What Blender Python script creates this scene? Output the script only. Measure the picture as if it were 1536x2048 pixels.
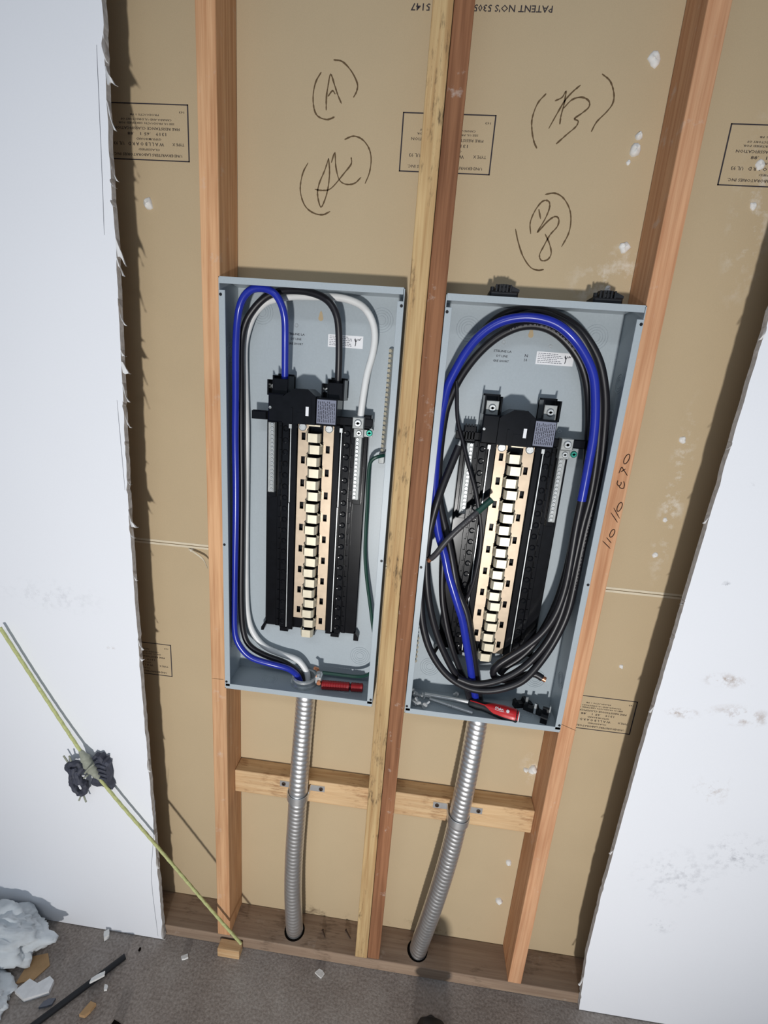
import bpy, math, random
from mathutils import Vector, Matrix, noise

for o in list(bpy.data.objects):
    bpy.data.objects.remove(o)
SC = bpy.context.scene
COL = SC.collection
R = random.Random(7)

# ------------------------------------------------------------------ camera
cam = bpy.data.cameras.new('camera')
camo = bpy.data.objects.new('camera', cam)
COL.objects.link(camo)
SC.camera = camo
cam.sensor_fit = 'VERTICAL'
cam.sensor_height = 24.0
cam.lens = 24.0 * 927.27 / 2048.0
cam.clip_start = 0.01
camo.location = (0.0227, -0.926, 1.5719)
_rot = Matrix.Rotation(0.0741, 3, 'Z') @ Matrix.Rotation(-0.2613, 3, 'X') @ Matrix.Rotation(-0.0771, 3, 'Y') @ Matrix.Rotation(math.pi / 2, 3, 'X')
camo.rotation_euler = _rot.to_euler()

# ------------------------------------------------------------------ light: a flood work lamp low behind the camera, and dim room light
W = bpy.data.worlds.new('room_light')
SC.world = W
W.use_nodes = True
W.node_tree.nodes['Background'].inputs[0].default_value = (0.63, 0.79, 1.0, 1)
W.node_tree.nodes['Background'].inputs[1].default_value = 0.285
la = bpy.data.lights.new('work_lamp', 'SPOT')
la.energy = 332
la.spot_size = math.radians(72)
la.spot_blend = 1.0
la.shadow_soft_size = 0.085
la.color = (1.0, 0.985, 0.965)
lo = bpy.data.objects.new('work_lamp', la)
COL.objects.link(lo)
lo.location = (0.08, -3.2, 0.45)
lo.rotation_euler = (Vector((0.06, 0.0, 1.12)) - Vector(lo.location)).to_track_quat('-Z', 'Y').to_euler()
ca = bpy.data.lights.new('ceiling_lamp', 'AREA')
ca.shape = 'RECTANGLE'
ca.size = 1.2
ca.size_y = 0.3
ca.energy = 11
ca.color = (0.93, 0.97, 1.0)
co = bpy.data.objects.new('ceiling_lamp', ca)
COL.objects.link(co)
co.location = (-0.3, -1.7, 2.55)
SC.view_settings.view_transform = 'Standard'
SC.view_settings.look = 'None'
SC.view_settings.exposure = 0.0
SC.view_settings.gamma = 1.0
SC.view_settings.use_curve_mapping = False

# ------------------------------------------------------------------ materials
def srgb(r, g, b):
    f = lambda c: c / 12.92 if c <= 0.04045 else ((c + 0.055) / 1.055) ** 2.4
    return (f(r / 255), f(g / 255), f(b / 255), 1)

def nmat(name):
    m = bpy.data.materials.new(name)
    m.use_nodes = True
    nt = m.node_tree
    return m, nt, nt.nodes['Principled BSDF']

def nd(nt, t, **kw):
    n = nt.nodes.new(t)
    for k, v in kw.items():
        setattr(n, k, v)
    return n

def tex_noise(nt, scale, detail=4, vec=None, rough=0.55):
    n = nd(nt, 'ShaderNodeTexNoise')
    n.inputs['Scale'].default_value = scale
    n.inputs['Detail'].default_value = detail
    n.inputs['Roughness'].default_value = rough
    if vec is not None:
        nt.links.new(vec, n.inputs['Vector'])
    return n

def obj_vec(nt, scale=(1, 1, 1), loc=(0, 0, 0)):
    tc = nd(nt, 'ShaderNodeTexCoord')
    mp = nd(nt, 'ShaderNodeMapping')
    mp.inputs['Scale'].default_value = scale
    mp.inputs['Location'].default_value = loc
    nt.links.new(tc.outputs['Object'], mp.inputs['Vector'])
    return mp.outputs['Vector']

def ramp(nt, fac, stops):
    r = nd(nt, 'ShaderNodeValToRGB')
    e = r.color_ramp.elements
    while len(e) < len(stops):
        e.new(0.5)
    for el, (p, c) in zip(e, stops):
        el.position = p
        el.color = c
    nt.links.new(fac, r.inputs['Fac'])
    return r.outputs['Color']

def mix(nt, fac, a, b):
    m = nd(nt, 'ShaderNodeMix', data_type='RGBA')
    for sock, v in ((m.inputs[0], fac), (m.inputs[6], a), (m.inputs[7], b)):
        if hasattr(v, 'is_linked'):
            nt.links.new(v, sock)
        else:
            sock.default_value = v
    return m.outputs[2]

def bump(nt, b, h, strength, dist=0.002):
    n = nd(nt, 'ShaderNodeBump')
    n.inputs['Strength'].default_value = strength
    n.inputs['Distance'].default_value = dist
    nt.links.new(h, n.inputs['Height'])
    nt.links.new(n.outputs['Normal'], b.inputs['Normal'])

def plain(name, col, rough=0.5, metal=0.0, vary=0.12, scale=40, spec=0.5, bmp=0.0):
    m, nt, b = nmat(name)
    n = tex_noise(nt, scale, 4, obj_vec(nt))
    d = tuple(c * (1 - vary) for c in col[:3]) + (1,)
    l = tuple(min(1, c * (1 + vary)) for c in col[:3]) + (1,)
    nt.links.new(ramp(nt, n.outputs['Fac'], [(0.3, d), (0.7, l)]), b.inputs['Base Color'])
    b.inputs['Roughness'].default_value = rough
    b.inputs['Metallic'].default_value = metal
    b.inputs['Specular IOR Level'].default_value = spec
    if bmp:
        bump(nt, b, n.outputs['Fac'], bmp)
    return m

def wood(name, light, dark, axis='z', fleck=None, fleck_amt=0.6, dust=0.0, seed=0.0):
    m, nt, b = nmat(name)
    st = {'z': (1, 1, 0.035), 'x': (0.035, 1, 1)}[axis]
    v = obj_vec(nt, st, (seed, seed * 1.7, seed * 0.3))
    g1 = tex_noise(nt, 110, 3, v, 0.6)
    g2 = tex_noise(nt, 380, 2, v, 0.5)
    st2 = {'z': (1, 1, 0.2), 'x': (0.2, 1, 1)}[axis]
    big = tex_noise(nt, 9, 3, obj_vec(nt, st2, (seed * 2, seed, 0)))
    c = ramp(nt, g1.outputs['Fac'], [(0.32, dark), (0.62, light)])
    c2 = ramp(nt, g2.outputs['Fac'], [(0.3, tuple(x * 0.86 for x in light[:3]) + (1,)), (0.7, tuple(min(1, x * 1.05) for x in light[:3]) + (1,))])
    c = mix(nt, 0.35, c, c2)
    shade = ramp(nt, big.outputs['Fac'], [(0.3, (0.72, 0.72, 0.72, 1)), (0.7, (1.08, 1.06, 1.04, 1))])
    mu = nd(nt, 'ShaderNodeMix', data_type='RGBA', blend_type='MULTIPLY')
    mu.inputs[0].default_value = 0.8
    nt.links.new(c, mu.inputs[6])
    nt.links.new(shade, mu.inputs[7])
    c = mu.outputs[2]
    if fleck:
        st3 = {'z': (1, 1, 0.22), 'x': (0.22, 1, 1)}[axis]
        fn = tex_noise(nt, 170, 4, obj_vec(nt, st3, (3 + seed, 1, 2)), 0.65)
        fb = tex_noise(nt, 14, 2, obj_vec(nt, (1, 1, 0.6), (seed, 5, 2)))
        ad = nd(nt, 'ShaderNodeMath', operation='MULTIPLY')
        nt.links.new(fn.outputs['Fac'], ad.inputs[0])
        nt.links.new(fb.outputs['Fac'], ad.inputs[1])
        fac = ramp(nt, ad.outputs[0], [(0.29, (0, 0, 0, 1)), (0.42, (fleck_amt,) * 3 + (1,))])
        c = mix(nt, fac, c, fleck)
    if dust:
        dn = tex_noise(nt, 22, 5, obj_vec(nt, (1, 1, 1), (seed, 3, 9)), 0.65)
        fac = ramp(nt, dn.outputs['Fac'], [(0.62, (0, 0, 0, 1)), (0.78, (dust,) * 3 + (1,))])
        c = mix(nt, fac, c, srgb(205, 195, 185))
    nt.links.new(c, b.inputs['Base Color'])
    b.inputs['Roughness'].default_value = 0.75
    b.inputs['Specular IOR Level'].default_value = 0.25
    bump(nt, b, g1.outputs['Fac'], 0.25, 0.001)
    return m

def spots(nt, c, lst):
    """dirt, scuffs and dark patches, each at its own place on the sheet: (centre, radii, colour, amount, noise scale)"""
    tc = nd(nt, 'ShaderNodeTexCoord')
    geo = nd(nt, 'ShaderNodeNewGeometry')
    for (cx, cz, rx, rz, col, amt, ns) in lst:
        mp = nd(nt, 'ShaderNodeMapping')
        mp.vector_type = 'POINT'
        mp.inputs['Scale'].default_value = (1 / rx, 0, 1 / rz)
        mp.inputs['Location'].default_value = (-cx / rx, 0, -cz / rz)
        nt.links.new(geo.outputs['Position'], mp.inputs['Vector'])
        ln = nd(nt, 'ShaderNodeVectorMath', operation='LENGTH')
        nt.links.new(mp.outputs['Vector'], ln.inputs[0])
        mr = nd(nt, 'ShaderNodeMapRange')
        mr.inputs[1].default_value = 1.0
        mr.inputs[2].default_value = 0.2
        nt.links.new(ln.outputs['Value'], mr.inputs[0])
        n = tex_noise(nt, ns, 5, geo.outputs['Position'], 0.7)
        n2 = ramp(nt, n.outputs['Fac'], [(0.5, (0, 0, 0, 1)), (0.68, (amt,) * 3 + (1,))])
        mm = nd(nt, 'ShaderNodeMath', operation='MULTIPLY')
        nt.links.new(mr.outputs[0], mm.inputs[0])
        nt.links.new(n2, mm.inputs[1])
        c = mix(nt, mm.outputs[0], c, col)
    return c

def board(name, base, vary, rough, lst=(), fine=600):
    m, nt, b = nmat(name)
    n = tex_noise(nt, 5, 4, obj_vec(nt))
    f = tex_noise(nt, fine, 2, obj_vec(nt))
    a = tuple(x * (1 - vary) for x in base[:3]) + (1,)
    l = tuple(min(1, x * (1 + vary)) for x in base[:3]) + (1,)
    c = ramp(nt, n.outputs['Fac'], [(0.3, a), (0.7, l)])
    c2 = ramp(nt, f.outputs['Fac'], [(0.3, a), (0.7, l)])
    c = mix(nt, 0.5, c, c2)
    if lst:
        c = spots(nt, c, lst)
    nt.links.new(c, b.inputs['Base Color'])
    b.inputs['Roughness'].default_value = rough
    b.inputs['Specular IOR Level'].default_value = 0.3
    bump(nt, b, f.outputs['Fac'], 0.08, 0.001)
    return m

M = {}
M['paper'] = board('drywall_paper', srgb(188, 168, 136), 0.05, 0.85, [
    (0.36, 1.80, 0.10, 0.09, srgb(225, 218, 205), 0.75, 26), (0.58, 1.95, 0.05, 0.2, srgb(225, 220, 210), 0.7, 22),
    (0.56, 1.4, 0.03, 0.22, srgb(230, 225, 215), 0.8, 30), (0.39, 0.66, 0.05, 0.06, srgb(228, 222, 212), 0.7, 30),
    (-0.15, 0.045, 0.12, 0.035, srgb(70, 52, 34), 0.9, 18), (0.18, 0.06, 0.14, 0.04, srgb(90, 66, 40), 0.9, 18)])  # dark brown patches low on the board, just above the bottom plate
BR, GR = srgb(150, 120, 92), srgb(120, 120, 128)
M['white_board'] = board('white_painted_drywall', srgb(235, 236, 240), 0.012, 0.6, [
    (0.70, 1.035, 0.06, 0.02, BR, 0.8, 34), (0.63, 0.945, 0.045, 0.015, BR, 0.9, 38), (0.75, 0.955, 0.08, 0.03, BR, 0.8, 30),
    (0.74, 0.76, 0.05, 0.05, BR, 0.5, 40), (0.84, 0.59, 0.09, 0.07, GR, 0.5, 60), (0.72, 0.34, 0.04, 0.03, GR, 0.5, 40),
    (0.72, 0.5, 0.12, 0.1, GR, 0.3, 50), (-0.665, 0.931, 0.012, 0.008, BR, 1.0, 60), (-0.80, 1.05, 0.16, 0.05, GR, 0.2, 60),
    (0.636, 1.447, 0.01, 0.006, GR, 0.9, 60), (0.645, 1.245, 0.01, 0.01, GR, 0.9, 70)], fine=300)
M['gypsum'] = plain('gypsum_core', srgb(196, 194, 192), 0.9, vary=0.18, scale=90, spec=0.1, bmp=0.5)
M['torn'] = plain('torn_paper', srgb(222, 221, 220), 0.85, vary=0.08, scale=60, spec=0.1)
M['seam'] = plain('seam_paper', srgb(216, 204, 180), 0.85, vary=0.06, spec=0.1)
M['plaster'] = plain('joint_compound', srgb(226, 224, 220), 0.85, vary=0.08, scale=90, spec=0.2, bmp=0.5)
m, nt, b = nmat('concrete')
n1 = tex_noise(nt, 5, 6, obj_vec(nt), 0.65); n2 = tex_noise(nt, 160, 3, obj_vec(nt))
c = mix(nt, 0.45, ramp(nt, n1.outputs['Fac'], [(0.32, srgb(118, 106, 97)), (0.5, srgb(150, 139, 130)), (0.68, srgb(178, 170, 162))]),
        ramp(nt, n2.outputs['Fac'], [(0.3, srgb(108, 99, 92)), (0.7, srgb(180, 170, 162))]))
nt.links.new(c, b.inputs['Base Color']); b.inputs['Roughness'].default_value = 0.9
b.inputs['Specular IOR Level'].default_value = 0.2
bump(nt, b, n2.outputs['Fac'], 0.4, 0.003)
M['concrete'] = m
M['wood_l'] = wood('wood_fir_left', srgb(216, 170, 128), srgb(168, 112, 72), seed=0.3, dust=0.5)
M['wood_r'] = wood('wood_fir_right', srgb(220, 170, 130), srgb(180, 120, 82), seed=2.1, dust=0.6)
M['wood_y'] = wood('wood_pine_yellow', srgb(208, 178, 130), srgb(160, 116, 70), fleck=srgb(74, 60, 44), fleck_amt=0.85, seed=4.4)
M['wood_b'] = wood('wood_red_brown', srgb(158, 110, 78), srgb(108, 66, 42), seed=6.2, dust=0.75)
M['wood_block'] = wood('wood_block', srgb(216, 184, 142), srgb(178, 134, 90), axis='x', fleck=srgb(120, 72, 38), fleck_amt=0.5, seed=1.4)
M['wood_plate'] = wood('wood_plate', srgb(160, 138, 118), srgb(134, 110, 92), axis='x', fleck=srgb(98, 80, 66), fleck_amt=0.7, dust=0.35, seed=8.8)
M['grey'] = plain('grey_painted_steel', srgb(168, 177, 182), 0.38, vary=0.03, scale=300, spec=0.5)
M['black'] = plain('black_plastic', srgb(14, 15, 19), 0.2, vary=0.25, scale=60, spec=0.3)
M['dull_black'] = plain('matt_black_plastic', srgb(20, 21, 25), 0.5, vary=0.25, scale=40, spec=0.4)
M['tin'] = plain('tinned_bus', srgb(188, 170, 148), 0.42, 0.55, vary=0.07, scale=70)
M['stab'] = plain('tinned_stab', srgb(226, 216, 192), 0.35, 0.45, vary=0.06, scale=90)
M['zinc'] = plain('zinc', srgb(205, 208, 208), 0.32, 0.65, vary=0.1, scale=120)
M['alu'] = plain('aluminium', srgb(160, 163, 162), 0.5, 0.35, vary=0.14, scale=150)
M['conduit'] = plain('galvanised_strip', srgb(224, 225, 226), 0.4, 0.95, vary=0.06, scale=80)
M['blue'] = plain('blue_jacket', srgb(34, 48, 158), 0.26, vary=0.08, scale=20)
M['cable'] = plain('black_jacket', srgb(26, 24, 28), 0.40, vary=0.2, scale=30)
M['cable_grey'] = plain('dark_grey_jacket', srgb(58, 56, 58), 0.45, vary=0.15, scale=30)
M['white'] = plain('white_jacket', srgb(228, 228, 226), 0.4, vary=0.04, scale=30)
M['green'] = plain('green_jacket', srgb(22, 62, 52), 0.4, vary=0.1, scale=30)
M['green_screw'] = plain('green_screw', srgb(60, 160, 140), 0.3, 0.6, vary=0.1, scale=80)
M['copper'] = plain('copper', srgb(222, 150, 112), 0.35, 0.85, vary=0.1, scale=200)
M['sticker'] = plain('white_label', srgb(236, 236, 238), 0.6, vary=0.02)
M['ink'] = plain('grey_ink', srgb(112, 114, 122), 0.8, vary=0.1, spec=0.1)
M['dark_ink'] = plain('dark_ink', srgb(58, 58, 66), 0.8, vary=0.1, spec=0.1)
M['stamp_ink'] = plain('stamp_ink', srgb(84, 75, 68), 0.85, vary=0.1, spec=0.1)
M['stamp_line'] = plain('stamp_line_ink', srgb(62, 58, 62), 0.85, vary=0.1, spec=0.1)
M['pencil'] = plain('pencil', srgb(100, 82, 60), 0.8, vary=0.2, scale=300, spec=0.1)
M['pen'] = plain('pen', srgb(48, 34, 28), 0.7, vary=0.1, spec=0.1)
M['label_grey'] = plain('printed_grey', srgb(120, 124, 142), 0.55, vary=0.05)
M['red'] = plain('red_plastic', srgb(196, 34, 38), 0.35, vary=0.08)
M['dark_red'] = plain('dark_red_plastic', srgb(150, 26, 30), 0.35, vary=0.12)
M['rope'] = plain('yellow_green_rope', srgb(184, 187, 130), 0.7, vary=0.15, scale=220, spec=0.2)
M['knot'] = plain('grey_green_tape', srgb(150, 152, 138), 0.75, vary=0.15, scale=120, spec=0.2)
M['scrap'] = plain('black_scrap', srgb(58, 60, 72), 0.65, vary=0.35, scale=70)
M['cloth'] = plain('grey_white_cloth', srgb(206, 210, 212), 0.9, vary=0.12, scale=14, spec=0.1)
M['cardboard'] = plain('cardboard', srgb(176, 142, 104), 0.9, vary=0.1, spec=0.1)
M['dark_hole'] = plain('dark_hole', srgb(20, 17, 15), 0.9, vary=0.1, spec=0.0)
M['steel'] = plain('bright_steel', srgb(214, 214, 212), 0.35, 0.35, vary=0.08, scale=120)
M['ink_white'] = plain('pale_print', srgb(128, 126, 126), 0.7, vary=0.1, spec=0.1)
M['nail'] = plain('rusty_nail', srgb(74, 58, 48), 0.6, 0.5, vary=0.2)

# ------------------------------------------------------------------ mesh helpers (vertices are given in metres in the room)
class MB:
    def __init__(self):
        self.v, self.f, self.s, self.mi = [], [], [], []

    def add(self, vs, fs, smooth=False, mi=0):
        k = len(self.v)
        self.v += [Vector(p) for p in vs]
        self.f += [tuple(i + k for i in f) for f in fs]
        self.s += [smooth] * len(fs)
        self.mi += [mi] * len(fs)
        return self

    def box(self, x0, x1, y0, y1, z0, z1, mi=0):
        vs = [(x0, y0, z0), (x1, y0, z0), (x1, y1, z0), (x0, y1, z0), (x0, y0, z1), (x1, y0, z1), (x1, y1, z1), (x0, y1, z1)]
        return self.add(vs, [(3, 2, 1, 0), (4, 5, 6, 7), (0, 1, 5, 4), (1, 2, 6, 5), (2, 3, 7, 6), (3, 0, 4, 7)], mi=mi)

    def cbox(self, x0, x1, y0, y1, z0, z1, c):
        """box with its front edges (towards -y) chamfered"""
        vs = [(x0, y1, z0), (x1, y1, z0), (x1, y1, z1), (x0, y1, z1), (x0, y0 + c, z0), (x1, y0 + c, z0), (x1, y0 + c, z1), (x0, y0 + c, z1),
              (x0 + c, y0, z0 + c), (x1 - c, y0, z0 + c), (x1 - c, y0, z1 - c), (x0 + c, y0, z1 - c)]
        fs = [(3, 2, 1, 0), (8, 9, 10, 11)]
        for a, b in ((0, 4), (4, 8)):
            for i in range(4):
                j = (i + 1) % 4
                fs.append((a + i, a + j, b + j, b + i))
        return self.add(vs, fs)

    def prism(self, pts, y0, y1, mi=0, mi_side=None):
        """outline in (x, z), counter-clockwise seen from -y, extruded from y0 to y1"""
        n = len(pts)
        vs = [(p[0], y0, p[1]) for p in pts] + [(p[0], y1, p[1]) for p in pts]
        self.add(vs, [tuple(range(n)), tuple(range(2 * n - 1, n - 1, -1))], mi=mi)
        k = len(self.v) - 2 * n
        ms = mi if mi_side is None else mi_side
        for i in range(n):
            j = (i + 1) % n
            self.f.append((k + i, k + n + i, k + n + j, k + j)); self.s.append(False); self.mi.append(ms)
        return self

    def tube(self, path, r, seg=12, cap=True, prof=None):
        path = [Vector(p) for p in path]
        n = len(path)
        t0 = (path[1] - path[0]).normalized()
        up = Vector((0, 0, 1)) if abs(t0.z) < 0.9 else Vector((0, 1, 0))
        a = t0.cross(up).normalized()
        vs, fs = [], []
        for i, p in enumerate(path):
            t = (path[min(i + 1, n - 1)] - path[max(i - 1, 0)]).normalized()
            a = (a - t * a.dot(t)).normalized()
            b = t.cross(a)
            for k in range(seg):
                u = 2 * math.pi * k / seg
                rr = r[i] if isinstance(r, (list, tuple)) else r
                if prof:
                    rr = rr * prof(i, u)
                vs.append(p + a * (math.cos(u) * rr) + b * (math.sin(u) * rr))
        for i in range(n - 1):
            for k in range(seg):
                k2 = (k + 1) % seg
                fs.append((i * seg + k, i * seg + k2, (i + 1) * seg + k2, (i + 1) * seg + k))
        self.add(vs, fs, True)
        if cap:
            self.add(vs[:seg], [tuple(range(seg - 1, -1, -1))])
            self.add(vs[-seg:], [tuple(range(seg))])
        return self

    def cyl(self, c, axis, r, h, seg=16, r2=None):
        c = Vector(c); d = Vector(axis).normalized()
        return self.tube([c, c + d * h], [r, r if r2 is None else r2], seg)

    def lathe(self, c, axis, prof, seg=20):
        c = Vector(c); d = Vector(axis).normalized()
        return self.tube([c + d * h for h, _ in prof], [max(r, 1e-5) for _, r in prof], seg)

    def ring(self, c, axis, r, t, seg=28, tseg=6):
        c = Vector(c); d = Vector(axis).normalized()
        a = d.orthogonal().normalized(); b = d.cross(a)
        vs, fs = [], []
        for i in range(seg):
            u = 2 * math.pi * i / seg
            e = a * math.cos(u) + b * math.sin(u)
            for k in range(tseg):
                w = 2 * math.pi * k / tseg
                vs.append(c + e * (r + t * math.cos(w)) + d * (t * math.sin(w)))
        for i in range(seg):
            for k in range(tseg):
                i2, k2 = (i + 1) % seg, (k + 1) % tseg
                fs.append((i * tseg + k, i2 * tseg + k, i2 * tseg + k2, i * tseg + k2))
        return self.add(vs, fs, True)

    def ribbon(self, pts, w, y, jitter=0.0):
        """pen stroke lying on a surface that faces -y, through (x, z) points"""
        p = smooth2(pts)
        vs, fs = [], []
        for i, q in enumerate(p):
            t = (p[min(i + 1, len(p) - 1)] - p[max(i - 1, 0)])
            t = t.normalized() if t.length > 1e-9 else Vector((1, 0))
            nn = Vector((-t.y, t.x)) * (w / 2) * (1 + R.uniform(-jitter, jitter)) * (0.55 if i in (0, len(p) - 1) else 1)
            vs += [(q.x + nn.x, y, q.y + nn.y), (q.x - nn.x, y, q.y - nn.y)]
        for i in range(len(p) - 1):
            fs.append((2 * i, 2 * i + 1, 2 * i + 3, 2 * i + 2))
        return self.add(vs, fs)

def smooth2(pts, n=5):
    p = [Vector(q) for q in pts]
    if len(p) < 3:
        return [p[0].lerp(p[1], i / 4) for i in range(5)]
    return [q for q in catmull(p, n)]

def catmull(p, n):
    out = []
    q = [p[0] * 2 - p[1]] + p + [p[-1] * 2 - p[-2]]
    for i in range(1, len(q) - 2):
        a, b, c, d = q[i - 1], q[i], q[i + 1], q[i + 2]
        for k in range(n):
            t = k / n
            out.append(0.5 * ((2 * b) + (c - a) * t + (2 * a - 5 * b + 4 * c - d) * t * t + (3 * b - a - 3 * c + d) * t ** 3))
    out.append(p[-1])
    return out

def curve3(pts, step=0.008):
    p = [Vector(q) for q in pts]
    dense = catmull(p, 12)
    for _ in range(10):
        dense = [dense[0]] + [(dense[i - 1] + dense[i] * 2 + dense[i + 1]) / 4 for i in range(1, len(dense) - 1)] + [dense[-1]]
    L = [0.0]
    for i in range(1, len(dense)):
        L.append(L[-1] + (dense[i] - dense[i - 1]).length)
    n = max(3, int(L[-1] / step))
    out, j = [], 0
    for i in range(n + 1):
        s = L[-1] * i / n
        while j < len(L) - 2 and L[j + 1] < s:
            j += 1
        t = (s - L[j]) / max(1e-9, L[j + 1] - L[j])
        out.append(dense[j].lerp(dense[j + 1], t))
    return out

ORG = {}

def me_of(mb, name, mats, org, angle=35):
    me = bpy.data.meshes.new(name)
    me.from_pydata([tuple(v - org) for v in mb.v], [], mb.f)
    for mt in (mats if isinstance(mats, (list, tuple)) else [mats]):
        me.materials.append(M[mt] if isinstance(mt, str) else mt)
    me.polygons.foreach_set('use_smooth', mb.s)
    me.polygons.foreach_set('material_index', mb.mi)
    me.update()
    if any(mb.s):
        me.set_sharp_from_angle(angle=math.radians(angle))
    return me

def tag(o, label=None, cat=None, group=None, kind=None):
    for k, v in (('label', label), ('category', cat), ('group', group), ('kind', kind)):
        if v:
            o[k] = v
    return o

def ob(name, mb, mats, parent=None, label=None, cat=None, group=None, kind=None, bevel=0.0):
    if parent is None:
        xs = [v.x for v in mb.v]; ys = [v.y for v in mb.v]; zs = [v.z for v in mb.v]
        org = Vector(((min(xs) + max(xs)) / 2, (min(ys) + max(ys)) / 2, min(zs)))
    else:
        org = ORG[parent.name]
    o = bpy.data.objects.new(name, me_of(mb, name, mats, org))
    COL.objects.link(o)
    if parent is None:
        o.location = org
    else:
        o.parent = parent
    ORG[o.name] = org
    if bevel:
        bv = o.modifiers.new('edge', 'BEVEL'); bv.width = bevel; bv.segments = 2; bv.limit_method = 'ANGLE'
    return tag(o, label, cat, group, kind)

def thing(name, loc, label=None, cat=None, group=None, kind=None):
    o = bpy.data.objects.new(name, None)
    o.empty_display_size = 0.05
    COL.objects.link(o)
    o.location = loc
    ORG[o.name] = Vector(loc)
    return tag(o, label, cat, group, kind)

def inst(name, me, parent, loc, rot=None):
    """one more copy of a small part that shares its mesh"""
    o = bpy.data.objects.new(name, me)
    COL.objects.link(o)
    o.parent = parent
    o.location = Vector(loc) - ORG[parent.name]
    if rot:
        o.rotation_euler = rot
    ORG[o.name] = Vector(loc)
    return o

def text_mb(mb, body, x, z, width, height, y, flip=False, mi=0):
    """flat lettering on a surface facing -y, its centre at (x, z); flip turns it upside down"""
    cu = bpy.data.curves.new('lettering', 'FONT')
    cu.body = body
    cu.resolution_u = 1
    cu.offset = 0.012
    t = bpy.data.objects.new('lettering', cu)
    COL.objects.link(t)
    dg = bpy.context.evaluated_depsgraph_get()
    dg.update()
    me = bpy.data.meshes.new_from_object(t.evaluated_get(dg))
    vs = [v.co.copy() for v in me.vertices]
    fs = [tuple(p.vertices) for p in me.polygons]
    bpy.data.objects.remove(t); bpy.data.curves.remove(cu); bpy.data.meshes.remove(me)
    if not vs:
        return
    x0 = min(v.x for v in vs); x1 = max(v.x for v in vs); y0 = min(v.y for v in vs); y1 = max(v.y for v in vs)
    sx = width / (x1 - x0); sy = height / (y1 - y0)
    sg = -1 if flip else 1
    out = [(x + sg * (v.x - (x0 + x1) / 2) * sx, y, z + sg * (v.y - (y0 + y1) / 2) * sy) for v in vs]
    mb.add(out, fs, mi=mi)

# ------------------------------------------------------------------ measured courses of cables, conduits and pen strokes, metres
LBLUE = [(-0.2231,0.045,0.8644),(-0.2298,0.04,0.8837),(-0.2502,0.032,0.9042),(-0.2883,0.024,0.9165),(-0.3371,0.02,0.93),(-0.3651,0.02,0.9585),(-0.3772,0.022,0.9928),(-0.3792,0.026,1.0616),(-0.3775,0.03,1.1949),(-0.3748,0.03,1.3228),(-0.3753,0.03,1.4415),(-0.3735,0.03,1.5405),(-0.3711,0.026,1.6264),(-0.3644,0.022,1.6871),(-0.3527,0.016,1.7167),(-0.3353,0.012,1.7330),(-0.3176,0.012,1.7375),(-0.298,0.012,1.7351),(-0.2849,0.014,1.7265),(-0.275,0.018,1.7091),(-0.2705,0.024,1.6850),(-0.2723,0.034,1.6470),(-0.2743,0.043,1.5867),(-0.2749,0.045,1.5569)]
LBLACK = [(-0.2181,0.055,0.8582),(-0.228,0.052,0.8814),(-0.2625,0.048,0.9087),(-0.3125,0.044,0.9252),(-0.35,0.044,0.9462),(-0.3656,0.046,0.9809),(-0.3716,0.048,1.0519),(-0.3711,0.05,1.1886),(-0.3693,0.05,1.3189),(-0.3698,0.05,1.4399),(-0.3698,0.05,1.5550),(-0.3685,0.048,1.6343),(-0.3587,0.046,1.6769),(-0.3424,0.044,1.7019),(-0.3243,0.042,1.7202),(-0.3055,0.04,1.7319),(-0.2798,0.038,1.7393),(-0.2528,0.034,1.7410),(-0.222,0.03,1.7384),(-0.1912,0.026,1.7279),(-0.1723,0.024,1.7073),(-0.1648,0.028,1.6802),(-0.1628,0.036,1.6299),(-0.1636,0.044,1.5849),(-0.163,0.045,1.5582)]
LWHITE = [(-0.2068,0.06,0.8563),(-0.21,0.06,0.88),(-0.2341,0.062,0.9105),(-0.2745,0.066,0.918),(-0.321,0.068,0.9329),(-0.3524,0.07,0.9692),(-0.3662,0.07,1.0232),(-0.369,0.07,1.1134),(-0.3686,0.07,1.2493),(-0.3665,0.07,1.4382),(-0.3675,0.07,1.4944),(-0.3695,0.07,1.5635),(-0.3696,0.068,1.6301),(-0.3623,0.066,1.6628),(-0.3499,0.064,1.6923),(-0.3325,0.062,1.7120),(-0.3132,0.06,1.7240),(-0.2669,0.056,1.7334),(-0.2324,0.052,1.7347),(-0.1828,0.05,1.7363),(-0.1527,0.05,1.7335),(-0.1223,0.05,1.7225),(-0.1028,0.05,1.6989),(-0.0948,0.05,1.6696),(-0.097,0.048,1.6333),(-0.1052,0.044,1.5950),(-0.1104,0.04,1.5413),(-0.113,0.04,1.4988)]
LGREEN1 = [(-0.0598,0.06,1.4321),(-0.0705,0.05,1.4304),(-0.0828,0.05,1.4228),(-0.0895,0.054,1.4022),(-0.0882,0.056,1.3128),(-0.0865,0.056,1.2172),(-0.0789,0.056,1.1524),(-0.0657,0.05,1.0878),(-0.0559,0.045,1.0391),(-0.0431,0.045,0.9739),(-0.0422,0.045,0.9269),(-0.0604,0.05,0.9004),(-0.0837,0.055,0.8896),(-0.1108,0.055,0.8887),(-0.1393,0.055,0.8889),(-0.1703,0.055,0.8888)]
GBARL = [(-0.0611,0.075,1.6504),(-0.0637,0.075,1.4363)]
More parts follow.
